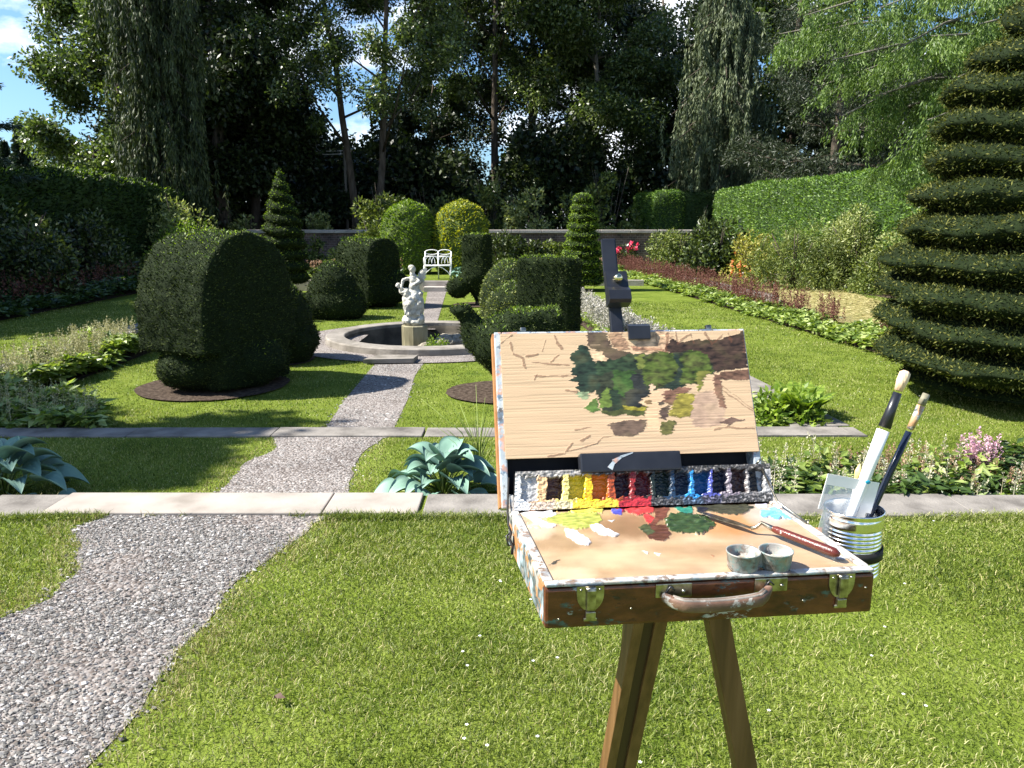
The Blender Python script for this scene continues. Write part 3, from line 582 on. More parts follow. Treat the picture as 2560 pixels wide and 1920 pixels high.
# ------------------------------------------------------------------ shrubs
def blob_pts(n, rx, ry, h, r, nc=26, cr=.42):
    C = r.normal(size=(nc, 3)); C = nrm(C); C[:, 2] = np.abs(C[:, 2]); C *= (.55 + .35 * r.rand(nc))[:, None]
    C = C * np.array([rx, ry, h]) ; s = cr * min(rx, ry, h) * (.7 + .6 * r.rand(nc))
    k = r.randint(0, nc, n); d = nrm(r.normal(size=(n, 3))); P = C[k] + d * (s[k] * (.72 + .35 * r.rand(n)))[:, None]
    P[:, 2] = np.abs(P[:, 2]); return P, d
def shrub(name, label, loc, rx, ry, h, mat, n, L, Wd, seed, flowers=None, cat='shrub', group=None, droop=.0, stems=True, up=.2, nc=26, cr=.42):
    r = np.random.RandomState(seed); t = empty(name, loc, label, cat, group); P, d = blob_pts(n, rx, ry, h, r, nc, cr)
    D = nrm(d * .8 + r.normal(size=(n, 3)) * .6 + np.array([0, 0, up - droop]))
    N = nrm(d + .6 * r.normal(size=(n, 3)))
    mb = MB().leaves(P, D, L * (.6 + .8 * r.rand(n)), Wd, N, 0); mb.build('foliage', mat, t)
    if stems:
        sb = MB()
        for k in range(7):
            a = r.rand() * 6.28; e = Vector((math.cos(a) * rx * .6, math.sin(a) * ry * .6, h * (.6 + .3 * r.rand()))); sb.tube([(0, 0, -.03), e * .5 + Vector((0, 0, .1)), e], [.03, .02, .01], 5)
        sb.build('stem', M_bark, t)
    if flowers:
        fm, fn, fl, region = flowers; Pf, df = blob_pts(fn * 30, rx, ry, h, r, nc, cr); k = region(Pf); Pf = Pf[k][:fn]; df = df[k][:fn]
        for w_ in range(len(Pf)):
          q = np.repeat(Pf[w_:w_ + 1], 7, 0) + r.normal(size=(7, 3)) * fl * .12; dq = nrm(np.repeat(df[w_:w_ + 1], 7, 0) + r.normal(size=q.shape) * .8)
          MB().leaves(q, dq, fl, fl * .8).build('flower', fm, t)
        return t
        q = np.repeat(Pf, 7, 0) + r.normal(size=(len(Pf) * 7, 3)) * fl * .35; dq = nrm(np.repeat(df, 7, 0) + r.normal(size=q.shape) * .8)
        MB().leaves(q, dq, fl, fl * .8).build('flower', fm, t)
    return t
G0 = 'shrubs in the border below the right hedge'
yy = lambda px, py, Y: PY(px, py, Y)
sh = [ # name,label,px,Y,rx,ry,h,mat,n,L,W,seed
 ('rounded_shrub', 'neat rounded grey-green shrub at the right end of the brick wall', 1690, 27.5, 1.05, .9, 1.45, M_shrub, 7000, .09, .045, 1),
 ('leafy_shrub', 'glossy dark large leaved shrub beside the neat rounded one', 1790, 25, 1.25, 1.0, 1.75, M_shrubD, 6500, .14, .085, 2),
 ('twiggy_shrub', 'arching twiggy shrub with bare stems to the right of the orange azalea', 1985, 20, 1.1, .9, 1.75, M_shrub, 9500, .11, .02, 3),
 ('feathery_shrub', 'tall feathery light green shrub leaning against the right hedge', 2150, 20.5, 1.3, 1.0, 2.35, M_shrubL, 11000, .08, .035, 4),
 ('bright_shrub', 'fresh green spreading shrub low at the right end of the border', 2215, 18.6, .85, .8, 1.05, M_shrub, 8000, .07, .035, 5),
 ('sprawling_shrub', 'loose sprawling pale shrub beside the shelves of the huge spiral yew', 2330, 18.2, 1.3, 1.0, 2.3, M_shrubL, 11000, .08, .04, 6),
 ('brown_shrub', 'low straggly shrub of brownish twigs at the lawn edge', 2085, 20.5, .8, .7, 1.2, M_shrub, 6000, .07, .025, 7)]
for nm, lb, px, Y, rx, ry, h, m, n, L, w, sd in sh:
    c = PY(px, 700, Y); shrub(nm, lb, (c.x, Y, -.02), rx, ry, h, m, n, L, w, 100 + sd, group=G0, droop=.35 if 'twiggy' in nm else 0)
c = PY(1880, 700, 22); shrub('azalea_bush', 'azalea bush with yellow leaves and orange-red blossom in the right border', (c.x, 22, -.02), .75, .7, 1.5, M_yell, 2600, .08, .05, 120,
    (M_orange, 34, .07, lambda P: (P[:, 0] < .3)), group=G0)
c = PY(1570, 640, 30); shrub('rose_bush', 'dark leaved bush with hot pink blooms against the brick wall', (c.x, 30, 0), .55, .4, .85, M_shrubD, 900, .1, .06, 121, (M_hot, 9, .15, lambda P: P[:, 2] > .6))
c = PY(1548, 640, 30); shrub('rose_bush', 'small pink flowered bush half hidden behind the easel mast', (c.x, 29.6, 0), .35, .3, .7, M_shrubD, 300, .1, .06, 122, (M_hot, 4, .13, lambda P: P[:, 2] > .45))
# climbers and shrubs at the wall
wl = [ ('wall_shrub', 'broad pale climbing shrub on the brick wall left of the golden domes', 880, 30, 1.0, .5, 1.15, M_shrubL, 3600, .1, .06, 131),
 ('wall_shrub', 'spiky purple-green shrub between the pale climber and the golden dome', 945, 29.3, .9, .6, 2.0, M_shrub, 3600, .14, .05, 132),
 ('wall_shrub', 'leafy shrub trained on the wall right of the golden domes', 1290, 30.5, 1.5, .5, 1.2, M_shrubD, 4200, .14, .08, 133),
 ('wall_shrub', 'bright green climber beside the slim tiered yew', 1500, 31, .45, .4, 1.2, M_shrub, 1400, .12, .07, 134),
 ('wall_shrub', 'small climber on the wall right of the dark cone spiral yew', 790, 31, .4, .35, 1.2, M_shrub, 900, .12, .06, 135),
 ('wall_shrub', 'low dark shrub on the wall between the left hedge and the cone spiral yew', 600, 31.4, 1.3, .4, 1.0, M_shrubD, 2600, .13, .08, 137),
 ('wall_shrub', 'loose green shrub covering the wall left of the slim tiered yew', 1390, 31.2, .9, .4, 1.25, M_shrub, 2200, .13, .08, 138),
 ('wall_shrub', 'dark shrub in the gap beneath the right golden dome', 1250, 28.5, .6, .5, 1.5, M_shrubD, 1600, .12, .06, 136)]
for nm, lb, px, Y, rx, ry, h, m, n, L, w, sd in wl:
    c = PY(px, 650, Y); shrub(nm, lb, (c.x, Y, 0), rx, ry, h, m, n, L, w, sd)
bh = [ (615, 35.5, .8, 1.0, 'pale leafy bush above the wall left of the dark cone spiral yew', M_shrubL), (800, 35.5, .75, 1.0, 'light green bush above the wall right of the dark cone spiral yew', M_shrubL),
 (960, 34.5, 1.6, 2.6, 'large round green bush rising behind the left golden dome', M_shrub), (1075, 36, 1.5, 2.4, 'green bush filling the notch between the two golden domes', M_shrub),
 (1225, 36, .9, 3.2, 'thin upright bush with bare stems behind the right golden dome', M_shrub), (1315, 35, 1.3, 2.4, 'airy light leaved bush above the wall in the middle', M_shrubL),
 (1440, 36, 1.2, 2.2, 'leafy bush above the tip of the slim tiered yew', M_shrub), (1520, 36, 1.5, 3.3, 'tall broad bush left of the hedge end', M_shrub), (690, 36, .8, .9, 'low bush half behind the dark cone spiral yew', M_shrub)]
for i, (px, Y, rx, h, lb, m) in enumerate(bh):
    c = PY(px, 560, Y); shrub('woodland_bush', lb, (c.x, Y, .03), rx, rx * .7, 1.2 + h, m, int(1700 * rx * h ** .5), .17, .10, 140 + i, group='bushes behind the brick wall')
# left border shrubs in shade
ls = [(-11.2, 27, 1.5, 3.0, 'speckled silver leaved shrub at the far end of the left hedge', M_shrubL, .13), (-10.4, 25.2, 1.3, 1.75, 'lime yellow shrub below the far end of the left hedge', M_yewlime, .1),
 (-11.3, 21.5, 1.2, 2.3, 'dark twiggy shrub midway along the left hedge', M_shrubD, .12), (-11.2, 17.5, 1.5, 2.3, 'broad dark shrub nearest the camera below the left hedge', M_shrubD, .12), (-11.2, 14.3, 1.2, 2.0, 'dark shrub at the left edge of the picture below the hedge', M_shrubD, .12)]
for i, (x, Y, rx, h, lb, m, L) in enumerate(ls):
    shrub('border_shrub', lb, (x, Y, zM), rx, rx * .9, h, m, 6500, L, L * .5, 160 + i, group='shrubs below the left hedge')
# low wall
# ------------------------------------------------------------------ hedges, wall
def hedge(name, label, pts, w, H, mat, dens, L, Wd, seed, bul=.05, z=0, core=None, topm=None):
    mb = MB(); loc = (pts[0][0], pts[0][1], z)
    for i in range(len(pts) - 1):
        a = Vector((pts[i][0], pts[i][1], 0)); b = Vector((pts[i + 1][0], pts[i + 1][1], 0)); d = (b - a).normalized(); pr = Vector((d.y, -d.x, 0)); l_ = (b - a).length
        c = (a + b) / 2 - Vector((loc[0], loc[1], 0)); c.z = H / 2; mb.box(c, (w, l_ + (w if i < len(pts) - 2 else 0), H), (pr, d, Vector((0, 0, 1))), bev=.15)
    t = empty(name, loc, label, 'hedge'); me = remesh(mb, .14, bul, 1.1)
    clad(me, dens, L, Wd, mat, core or solid(name + '_core%d' % seed, [(.012, .03, .006), (.03, .06, .01)], rough=.9), 'clipped_foliage', t, loc, seed, up=.35, out=.35, jit=.03, topm=topm); return t
hedge('yew_hedge', 'long sunlit bright green clipped hedge behind the right border', [(9.95, 13.5), (9.9, 18), (9.05, 33.6)], 1.2, 2.95, M_hedge, 1100, .10, .034, 51)
hedge('yew_hedge', 'squared hedge end with a shaded recess above the right end of the wall', [(7.0, 35.0), (6.8, 41)], 1.2, 3.05, M_hedge, 800, .11, .04, 52)
hedge('yew_hedge', 'short hedge face, leaves darkened for shade, joining the long right hedge and the squared end', [(7.5, 35.6), (9.0, 35.6)], 1.0, 3.0, M_dhedge, 800, .11, .04, 54)  # the shade of the recess is painted in with the darker leaves
hedge('tall_hedge', 'long shaded dark hedge with sunlit uneven top along the left side', [(-12.4, 9), (-12.7, 20), (-13.0, 30)], 1.6, 3.0, M_dhedge, 800, .12, .045, 53, bul=.16, z=zM, topm=lambda P, N: (N[:, 2] - .6) * 1.6)  # shaded face and sunlit top both put into the leaf colours
wt = empty('brick_wall', (0, 32.2, 0), 'low dark brick garden wall with pale stone coping across the far end', 'wall')
MB().box((-1.6, .15, .55), (18.2, .3, 1.4)).build('brickwork', M_brick, wt)
cb = MB(); x = -10.8; r_ = random.Random(4)
while x < 7.4: cb.box((x + .6, .14, 1.30), (1.19, .46, .13), bev=.02); x += 1.2
cb.build('coping', M_cope, wt)

# ------------------------------------------------------------------ trees
def tree(label, loc, H, Rr, cb, mat, nleaf, L, Wd, seed, tr=.3, bark=None, nl=9, lean=(0, 0), group='tall trees behind the garden wall', name='broadleaf_tree', vase=.8, cat='tree', cr=.20, flat=.8, forks=1, nsub=7):
    r = random.Random(seed); nr = np.random.RandomState(seed); t = empty(name, loc, label, cat, group); bark = bark or M_bark
    tb = MB(); ctr = []
    for fk in range(forks):
        a0 = r.uniform(0, 6.28); fx = (math.cos(a0) * Rr * .35 if forks > 1 else 0); fy = (math.sin(a0) * Rr * .3 if forks > 1 else 0)
        top = Vector((lean[0] * H + fx, lean[1] * H + fy, H * .93)); tp = []; N = 8
        for i in range(N + 1):
            f = i / N; tp.append(Vector((top.x * f ** 1.3 + r.uniform(-.12, .12) * (i > 0), top.y * f ** 1.3 + r.uniform(-.12, .12) * (i > 0), top.z * f - .1)))
        tb.tube(tp, [tr * (1.25 if i == 0 else 1) * (1 - .8 * i / N) / (1 if forks == 1 else 1.25) for i in range(N + 1)], 9)
        for k in range(nl):
            f = cb + (1 - cb) * (k + r.random()) / nl * .95; q = f * N; i = min(int(q), N - 1); s = tp[i].lerp(tp[i + 1], q - i)
            a = k * 2.4 + r.uniform(-.4, .4) + a0; rr = Rr * (.95 - .5 * max(0, (f - cb) / (1 - cb)) ** 1.5) * r.uniform(.7, 1.1); e = s + Vector((math.cos(a) * rr, math.sin(a) * rr, rr * vase * r.uniform(.6, 1.3)))
            e.z = min(e.z, H); m = s.lerp(e, .5) + Vector((0, 0, -.1 * rr)); lr = tr * (1 - f * .75) * .42
            tb.tube([s, m, e], [lr, lr * .6, lr * .2], 6)
            for j in range(nsub):
                g = .3 + .7 * (j + r.random()) / nsub; s2 = s.lerp(m, g * 2) if g < .5 else m.lerp(e, g * 2 - 1); a2 = a + r.uniform(-1.5, 1.5); l2 = Rr * r.uniform(.2, .48)
                e2 = s2 + Vector((math.cos(a2) * l2, math.sin(a2) * l2, l2 * r.uniform(-.25, .9))); tb.tube([s2, s2.lerp(e2, .5) + Vector((0, 0, .05)), e2], [lr * .35, lr * .25, lr * .08], 4); ctr.append(e2); 
                if r.random() < .6: ctr.append(s2.lerp(e2, .55))
            ctr.append(e)
    tb.build('trunk', bark, t)
    C = np.array([tuple(c) for c in ctr]); n = nleaf; k = nr.randint(0, len(C), n); s = (Rr * cr * (.55 + .8 * nr.rand(len(C))))[k]
    d = nr.normal(size=(n, 3)); d = nrm(d) * (nr.rand(n, 1) ** .45); P = C[k] + d * s[:, None] * np.array([1, 1, flat]); P[:, 2] = np.maximum(P[:, 2], .3)
    D = nrm(d * .6 + nr.normal(size=(n, 3)) * .7 + np.array([0, 0, -.25])); Nn = nrm(nr.normal(size=(n, 3)) * .8 + np.array([0, 0, .9]))
    MB().leaves(P, D, L * (.6 + .8 * nr.rand(n)), Wd, Nn).build('crown', mat, t); return t
def at(px, Y): return (PY(px, 560, Y).x, Y, .03)
tree('big broadleaf tree at the far left with sunlit leaves against blue sky', at(335, 37), 15, 3.5, .12, M_leafA, 70000, .19, .11, 1, tr=.3, nl=12, vase=.35, cr=.24)
tree('rounded lower broadleaf tree behind the left hedge, pale leaves', at(245, 33), 5.6, 2.6, .12, M_leafA, 30000, .17, .10, 2, tr=.16, nl=9, vase=.4, cr=.26)
tree('dark dense tree just right of the left weeping conifer', at(560, 38), 17, 4.2, .12, M_leafD, 62000, .24, .14, 3, tr=.35, nl=13, vase=.5, cr=.25)
tree('second dark dense tree between the left weeping conifer and the sky gap', at(640, 40), 8.5, 4.0, .08, M_leafD, 52000, .24, .14, 4, tr=.3, nl=12, vase=.35, cr=.28)
tree('leaning twin stemmed tree left of the sky gap with open crown', at(890, 38), 19, 4.8, .22, M_leafA, 44000, .16, .09, 5, tr=.21, nl=9, lean=(-.09, 0), vase=1.0, cr=.17, nsub=8)
tree('upright open crowned tree in the middle of the sky gap', at(950, 37), 19, 4.2, .25, M_leafA, 40000, .16, .09, 6, tr=.2, nl=9, lean=(.05, 0), vase=1.0, cr=.17, nsub=8)
tree('thin dark tree behind the sky gap', at(1085, 46), 10, 3.0, .2, M_leafD, 20000, .22, .13, 7, tr=.22, nl=9, vase=.7, cr=.2)
tree('great spreading broadleaf tree with vase shaped limbs in the centre', at(1240, 46), 21, 6.4, .33, M_leafA, 90000, .22, .13, 8, tr=.27, nl=15, vase=.95, cr=.19)
tree('tall dark tree behind the great spreading tree', at(1330, 51), 19, 5.8, .12, M_leafD, 50000, .24, .14, 9, tr=.4, nl=13, vase=.5, cr=.22)
tree('pale leaved broadleaf tree with grey trunks left of the right weeping conifer', at(1480, 45), 15.5, 4.2, .15, M_leafA, 75000, .2, .10, 10, tr=.3, nl=13, vase=.6, cr=.22, bark=M_barkL, lean=(.01, 0))
tree('slender grey stemmed tree leaning beside the right weeping conifer', at(1560, 44.5), 10.5, 3.0, .35, M_leafA, 12000, .17, .1, 11, tr=.16, nl=7, vase=.8, cr=.2, bark=M_barkL)
tree('dark tree showing between the right weeping conifer and the bright green cedar', at(1960, 40), 15, 4.2, .12, M_leafA, 42000, .22, .12, 12, tr=.35, nl=12, vase=.4, cr=.24)
tree('dull green pine with layered twiggy branches under the bright cedar', at(2080, 30), 9.5, 3.8, .3, M_pine, 40000, .16, .03, 13, tr=.28, nl=12, vase=.1, cr=.2, name='pine_tree', flat=.45)
tree('dark wooded tree behind the long right hedge', at(2200, 38), 10, 5.0, .1, M_leafD, 40000, .24, .14, 14, tr=.3, nl=12, vase=.4, cr=.26)
tree('second dark tree behind the long right hedge further left', at(1850, 50), 15, 5.2, .1, M_leafD, 40000, .26, .14, 15, tr=.3, nl=12, vase=.4, cr=.26)
tree('tall dark background tree far behind the sky gap on the left', at(790, 52), 7.0, 4.4, .1, M_leafD, 30000, .28, .16, 16, tr=.3, nl=12, vase=.4, cr=.28)
tree('dark background tree behind the leaning twin stemmed tree', at(1010, 54), 6.0, 4.6, .1, M_leafD, 26000, .28, .16, 17, tr=.3, nl=11, vase=.4, cr=.28)
tree('dark background tree right of the pale leaved one', at(1640, 54), 17, 6, .1, M_leafD, 42000, .28, .16, 18, tr=.35, nl=12, vase=.4, cr=.26)
tree('dark background tree behind the left weeping conifer', at(450, 44), 18, 4.6, .1, M_leafD, 42000, .26, .15, 19, tr=.35, nl=12, vase=.4, cr=.26)
# woodland understorey: one far mass
nr = np.random.RandomState(77); n = 120000; X = nr.uniform(-26, 34, n); Y = 41 + 8 * nr.rand(n); Hh = 5.0 + 1.3 * np.sin(X * .7) + .9 * np.sin(X * 1.9 + 1) + .8 * nr.rand(n); Hh[(X < -14)] = 2.5
P = np.stack([X, Y, .1 + Hh * nr.rand(n) ** .8], 1); k = sn(P, 1.1, 8) > -.75; P = P[k]
tag(MB().leaves(P, nr.normal(size=P.shape), .32, .2).build('woodland_undergrowth', M_leafD), kind='stuff')

def weeping(label, loc, H, rad, mat, n, seed, L=.22, Wd=.05, strand=1.3, name='weeping_conifer'):
    nr = np.random.RandomState(seed); t = empty(name, loc, label, 'tree', None); tb = MB(); tb.tube([(0, 0, -.1), (.1, 0, H * .5), (0, 0, H)], [.32, .22, .05], 9)
    r = random.Random(seed); starts = []
    nb = int(H * 9)
    for k in range(nb):
        z = H * (k + .5) / nb; a = k * 2.4 + r.uniform(-.3, .3); R_ = rad(z / H) * r.uniform(.6, 1.12)
        s = Vector((0, 0, z)); e = Vector((math.cos(a) * R_, math.sin(a) * R_, z - .1 * R_)); m = s.lerp(e, .55) + Vector((0, 0, .28 * R_)); tb.tube([s, m, e], [.05, .03, .01], 4)
        for j in range(16):
            g = .25 + .78 * (j + r.random()) / 16; p = (s.lerp(m, g * 2) if g < .5 else m.lerp(e, min(1, g * 2 - 1))); starts.append((p + Vector((r.gauss(0, .2), r.gauss(0, .2), r.gauss(0, .08))), strand * r.uniform(.5, 1.35)))
    tb.build('trunk', M_bark, t)
    per = max(6, n // len(starts)); SP = np.array([tuple(s[0]) for s in starts]); SL = np.array([s[1] for s in starts]); m_ = len(SP)
    f = nr.rand(m_, per); f.sort(axis=1); ln = f * SL[:, None]
    wob = .05; P = SP[:, None, :] + np.stack([nr.normal(size=(m_, per)) * .035 + .06 * f * nr.normal(size=(m_, 1)), nr.normal(size=(m_, per)) * .035 + .06 * f * nr.normal(size=(m_, 1)), -ln], 2)
    P = P.reshape(-1, 3); k = P[:, 2] > .15; P = P[k]; D = nrm(nr.normal(size=P.shape) * .28 + np.array([0, 0, -1]))
    MB().leaves(P, D, L * (.6 + .8 * nr.rand(len(P))), Wd).build('crown', mat, t); return t
weeping('tall dark weeping conifer with hanging curtains of foliage left of centre', at(425, 30.5), 11.5, lambda f: 2.05 * (1 - .2 * f) + .5 * math.sin(f * 9) * .4, M_weepD, 90000, 5, strand=1.5)
weeping('tall sunlit grey-green weeping conifer with drooping strands right of centre', at(1790, 37), 12, lambda f: 2.75 * (1 - f) ** .42 + .25, M_weep, 110000, 6, strand=1.4)
# distant conifers at the left
def conifer(label, loc, H, R_, mat, n, seed):
    nr = np.random.RandomState(seed); t = empty('distant_conifer', loc, label, 'tree', 'small conifers beyond the left hedge'); MB().tube([(0, 0, 0), (0, 0, H)], [.25, .03], 7).build('trunk', M_bark, t)
    z = nr.rand(n) ** .8; tier = np.floor(z * 13) / 13; rr = R_ * (1 - z) * (1.15 - .6 * (z * 13 - tier * 13)) * (nr.rand(n) ** .4); a = nr.rand(n) * 6.28; lo = np.floor(a * 1.6 + tier * 40) % 2
    rr *= .8 + .3 * lo; P = np.stack([np.cos(a) * rr, np.sin(a) * rr, z * H + .3], 1); D = nrm(np.stack([np.cos(a), np.sin(a), -.35 * np.ones(n)], 1) + .4 * nr.normal(size=(n, 3)))
    MB().leaves(P, D, .3, .12).build('crown', mat, t)
M_dc = foliage('blue_conifer', [(.015, .03, .018), (.03, .055, .03), (.05, .08, .045)], trans=.1, vary=.3)
for i, (px, Y, H, R_, lb) in enumerate([(35, 62, 7.4, 2.2, 'leftmost small conifer beyond the left hedge'), (75, 60, 8.6, 2.2, 'middle small conifer, tallest of those beyond the left hedge'), (115, 58, 6.5, 2.0, 'small conifer partly behind the pale broadleaf tree'), (-30, 58, 9, 2.6, 'dark conifer cut by the left picture edge')]):
    conifer(lb, at(px, Y), H, R_, M_dc, 9000, i)
# near left conifer: dark branch tips at the picture edge
t = empty('dark_conifer', (-13.4, 18.5, zM), 'dark conifer whose branch tips poke in at the left picture edge', 'tree'); nr = np.random.RandomState(5)
tb = MB(); tb.tube([(0, 0, 0), (0, 0, 7)], [.25, .04], 8); Ps = []; Ds = []
for k in range(34):
    z = 1.5 + k * .155; a = k * 2.4; R_ = 2.5 * (1 - z / 11) + .3; e = Vector((math.cos(a) * R_, math.sin(a) * R_, z + .1)); tb.tube([(0, 0, z), e], [.04, .01], 4)
    f = nr.rand(420) ** .7; p = np.array(e) * f[:, None] + np.array([0, 0, z]) * (1 - f[:, None]) + nr.normal(size=(420, 3)) * .1 * (1.2 - f[:, None]); Ps.append(p); Ds.append(nrm(np.array([math.cos(a), math.sin(a), -.4]) + .45 * nr.normal(size=(420, 3))))
tb.build('trunk', M_bark, t); MB().leaves(np.concatenate(Ps), np.concatenate(Ds), .16, .03).build('crown', M_dc, t)

# bright cedar overhanging from the right
def cedar(label, loc, seed):
    r = random.Random(seed); nr = np.random.RandomState(seed); t = empty('cedar_tree', loc, label, 'tree'); tb = MB(); tb.tube([(0, 0, -.1), (.1, .1, 5), (0, 0, 12)], [.42, .3, .12], 10); Ps = []; Ds = []
    L0 = Vector(loc)
    tips = [(1950, 85, 15), (1935, 110, 16), (2010, 40, 14.5), (2080, 150, 14.5), (2105, 290, 15), (2140, 330, 15.5), (2190, 240, 15), (2230, 130, 14), (2110, -60, 14), (2260, 380, 14.5), (2320, 300, 14), (2380, 200, 13.5), (2330, 90, 13.2), (2450, 60, 13), (2540, 40, 12.5), (2200, 20, 13.6), (2050, 215, 15.5), (2290, 420, 14.6), (2420, 330, 14), (2190, 420, 15.5), (2480, -40, 12.6), (2350, -60, 13), (2000, -30, 15)]
    for (px, py, Y) in tips:
        e = PY(px, py, Y) - L0; s = Vector((0, 0, min(10.5, max(2.2, e.z + r.uniform(-.3, 1.0))))); m = s.lerp(e, .55) + Vector((0, 0, r.uniform(.3, .8)))
        P0 = [s, s.lerp(m, .5) + Vector((0, 0, .1)), m, m.lerp(e, .5) + Vector((0, 0, .1)), e]; tb.tube(P0, [.07, .055, .04, .025, .01], 5)
        for j in range(46):
            g = .22 + .78 * ((j + r.random()) / 46); q = g * 4; i = min(int(q), 3); p = P0[i].lerp(P0[i + 1], q - i); ax = (e - s).normalized(); sd = Vector((-ax.y, ax.x, 0)) * r.choice((-1, 1))
            sl = r.uniform(.35, 1.0) * (1.15 - .6 * g); dr = (ax * .6 + sd * .75 + Vector((0, 0, -.25))).normalized(); n = 110
            f = nr.rand(n); base = np.array(p) + np.array(dr) * (f * sl)[:, None] + np.array([0, 0, -1]) * (f ** 1.6 * sl * .55)[:, None]
            hang = nr.rand(n) ** 1.4 * .26; base = base + nr.normal(size=(n, 3)) * .035; base[:, 2] -= hang; Ps.append(base); Ds.append(nrm(np.array(dr) * .35 + np.array([0, 0, -.8]) + .35 * nr.normal(size=(n, 3))))
    tb.build('trunk', M_barkL, t); P = np.concatenate(Ps); MB().leaves(P, np.concatenate(Ds), .075 * (.6 + .8 * nr.rand(len(P))), .02).build('crown', M_cedar, t)
cedar('bright green cedar with drooping feathery branches overhanging the right hedge', (12.0, 17.5, 0), 3)

# trees to the left of the view that shade the left side
tree('tall tree standing outside the picture on the left whose shade crosses the terrace', (-11.5, 5.75, 0), 10.2, 1.45, .34, M_leafD, 26000, .2, .13, 41, tr=.2, group=None, cr=.34, nl=12)
tree('tree outside the picture on the left that shades the left hedge', (-17.0, 14.0, 0), 10.5, 3.3, .18, M_leafD, 26000, .26, .16, 42, tr=.3, group=None, cr=.26, nl=10)
tree('second tree outside the picture on the left behind the hedge', (-18.2, 20.5, 0), 9.5, 3.3, .18, M_leafD, 30000, .26, .16, 43, tr=.3, group=None, cr=.26, nl=10)

# ------------------------------------------------------------------ flower beds
def spikes(name, pts, h0, h1, w, per, mat, seed, L=.03, stalk=.35):
    nr = np.random.RandomState(seed); m = len(pts); H = h0 + (h1 - h0) * nr.rand(m); f = nr.rand(m, per); lean = nr.normal(size=(m, 2)) * .06
    z = H[:, None] * (stalk + (1 - stalk) * f); rr = w * (1 - f) * nr.rand(m, per) ** .5; a = nr.rand(m, per) * 6.28
    P = np.stack([pts[:, 0:1] + np.cos(a) * rr + lean[:, 0:1] * z, pts[:, 1:2] + np.sin(a) * rr + lean[:, 1:2] * z, pts[:, 2:3] + z], 2).reshape(-1, 3)
    D = nrm(np.stack([np.cos(a).ravel(), np.sin(a).ravel(), .9 * np.ones(m * per)], 1) + .3 * nr.normal(size=(m * per, 3)))
    mb = MB().leaves(P, D, L, L * .45); t0 = pts; t1 = pts + np.stack([lean[:, 0] * H, lean[:, 1] * H, H], 1); mb.leaves(t0, t1 - t0, H, .006)
    return tag(mb.build(name, mat), kind='stuff')
def cover(name, poly, z, n, h, L, Wd, mat, seed, hump=.5, fx=None):
    nr = np.random.RandomState(seed); a = np.array(poly); x0, y0 = a.min(0); x1, y1 = a.max(0); X = nr.uniform(x0, x1, n * 4); Y = nr.uniform(y0, y1, n * 4)
    k = inpoly(X, Y, poly); X = X[k][:n]; Y = Y[k][:n]; n = len(X); P = np.stack([X, Y, np.full(n, z)], 1); hh = h * (.65 + .35 * sn(P, 4, seed)) ; P[:, 2] += hh * (.3 + .7 * nr.rand(n) ** .5)
    a = nr.rand(n) * 6.28; D = np.stack([np.cos(a), np.sin(a), nr.normal(size=n) * .35], 1); N = nrm(nr.normal(size=(n, 3)) * .45 + np.array([0, 0, 1]))
    return tag(MB().leaves(P, D, L * (.6 + .8 * nr.rand(n)), Wd, N, fold=.12).build(name, mat), kind='stuff')
def pts_in(poly, n, z, seed, dy=None):
    nr = np.random.RandomState(seed); a = np.array(poly); x0, y0 = a.min(0); x1, y1 = a.max(0); X = nr.uniform(x0, x1, n * 6); Y = nr.uniform(y0, y1, n * 6); k = inpoly(X, Y, poly)
    return np.stack([X[k][:n], Y[k][:n], np.full(min(n, k.sum()), z)], 1)
cover('bed_foliage', [(XC(9.2) - .12, 9.2), (XD(9.2) - .5, 9.2), (XD(31) - .5, 31), (XC(31) - .12, 31)], zM, 24000, .24, .11, .06, M_bed, 1)
rp = [(XC(16) + .4, 15.5), (XD(16) - .5, 15.5), (XD(31) - .5, 31), (XC(31) + .25, 31)]
spikes('red_flower_spikes', pts_in(rp, 1050, zM, 2), .38, .68, .022, 30, M_red, 2, .036)
rp2 = [(XC(9.5) + .55, 9.3), (XD(9.5) - .45, 9.3), (XD(15.6) - .45, 15.6), (XC(15.6) + .5, 15.6)]
q = pts_in(rp2, 260, zM, 3); q = q[sn(q, 2.5, 6) > -.1]
spikes('red_flower_spikes', q, .38, .6, .03, 40, M_red, 3, .035)
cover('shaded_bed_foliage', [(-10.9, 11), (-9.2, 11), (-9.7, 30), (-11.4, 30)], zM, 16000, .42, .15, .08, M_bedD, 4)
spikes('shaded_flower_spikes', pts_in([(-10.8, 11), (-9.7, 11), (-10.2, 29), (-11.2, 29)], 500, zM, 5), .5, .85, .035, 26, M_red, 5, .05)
# left sunken bed with cream plumes
cover('bed_foliage', sbedL, zS, 16000, .36, .12, .065, M_bed, 6)
lb2 = [(XB(7) + .35, 7.6), (XB(7) + 1.0, 7.6), (XB(12) + .9, 11.8), (XB(12) + .35, 11.8)]
spikes('cream_flower_plumes', pts_in(lb2, 430, zS, 7), .36, .55, .026, 40, M_cream2, 7, .026)
spikes('grey_flower_plumes', pts_in([(-6.2, 6.65), (-3.7, 6.65), (-3.9, 7.2), (-6.2, 7.5)], 260, zS, 8), .3, .56, .03, 30, M_cream2, 8, .02)
# right sunken bed (white plumes beyond the lid)
cover('bed_foliage', sbedR, zS, 6000, .3, .1, .055, M_bed, 9)
spikes('white_flower_plumes', pts_in([(XA(9) - .95, 9), (XA(9) - .4, 9), (XA(19) - .4, 19), (XA(19) - .95, 19)], 620, zS, 10), .34, .52, .04, 50, M_white, 10, .04)
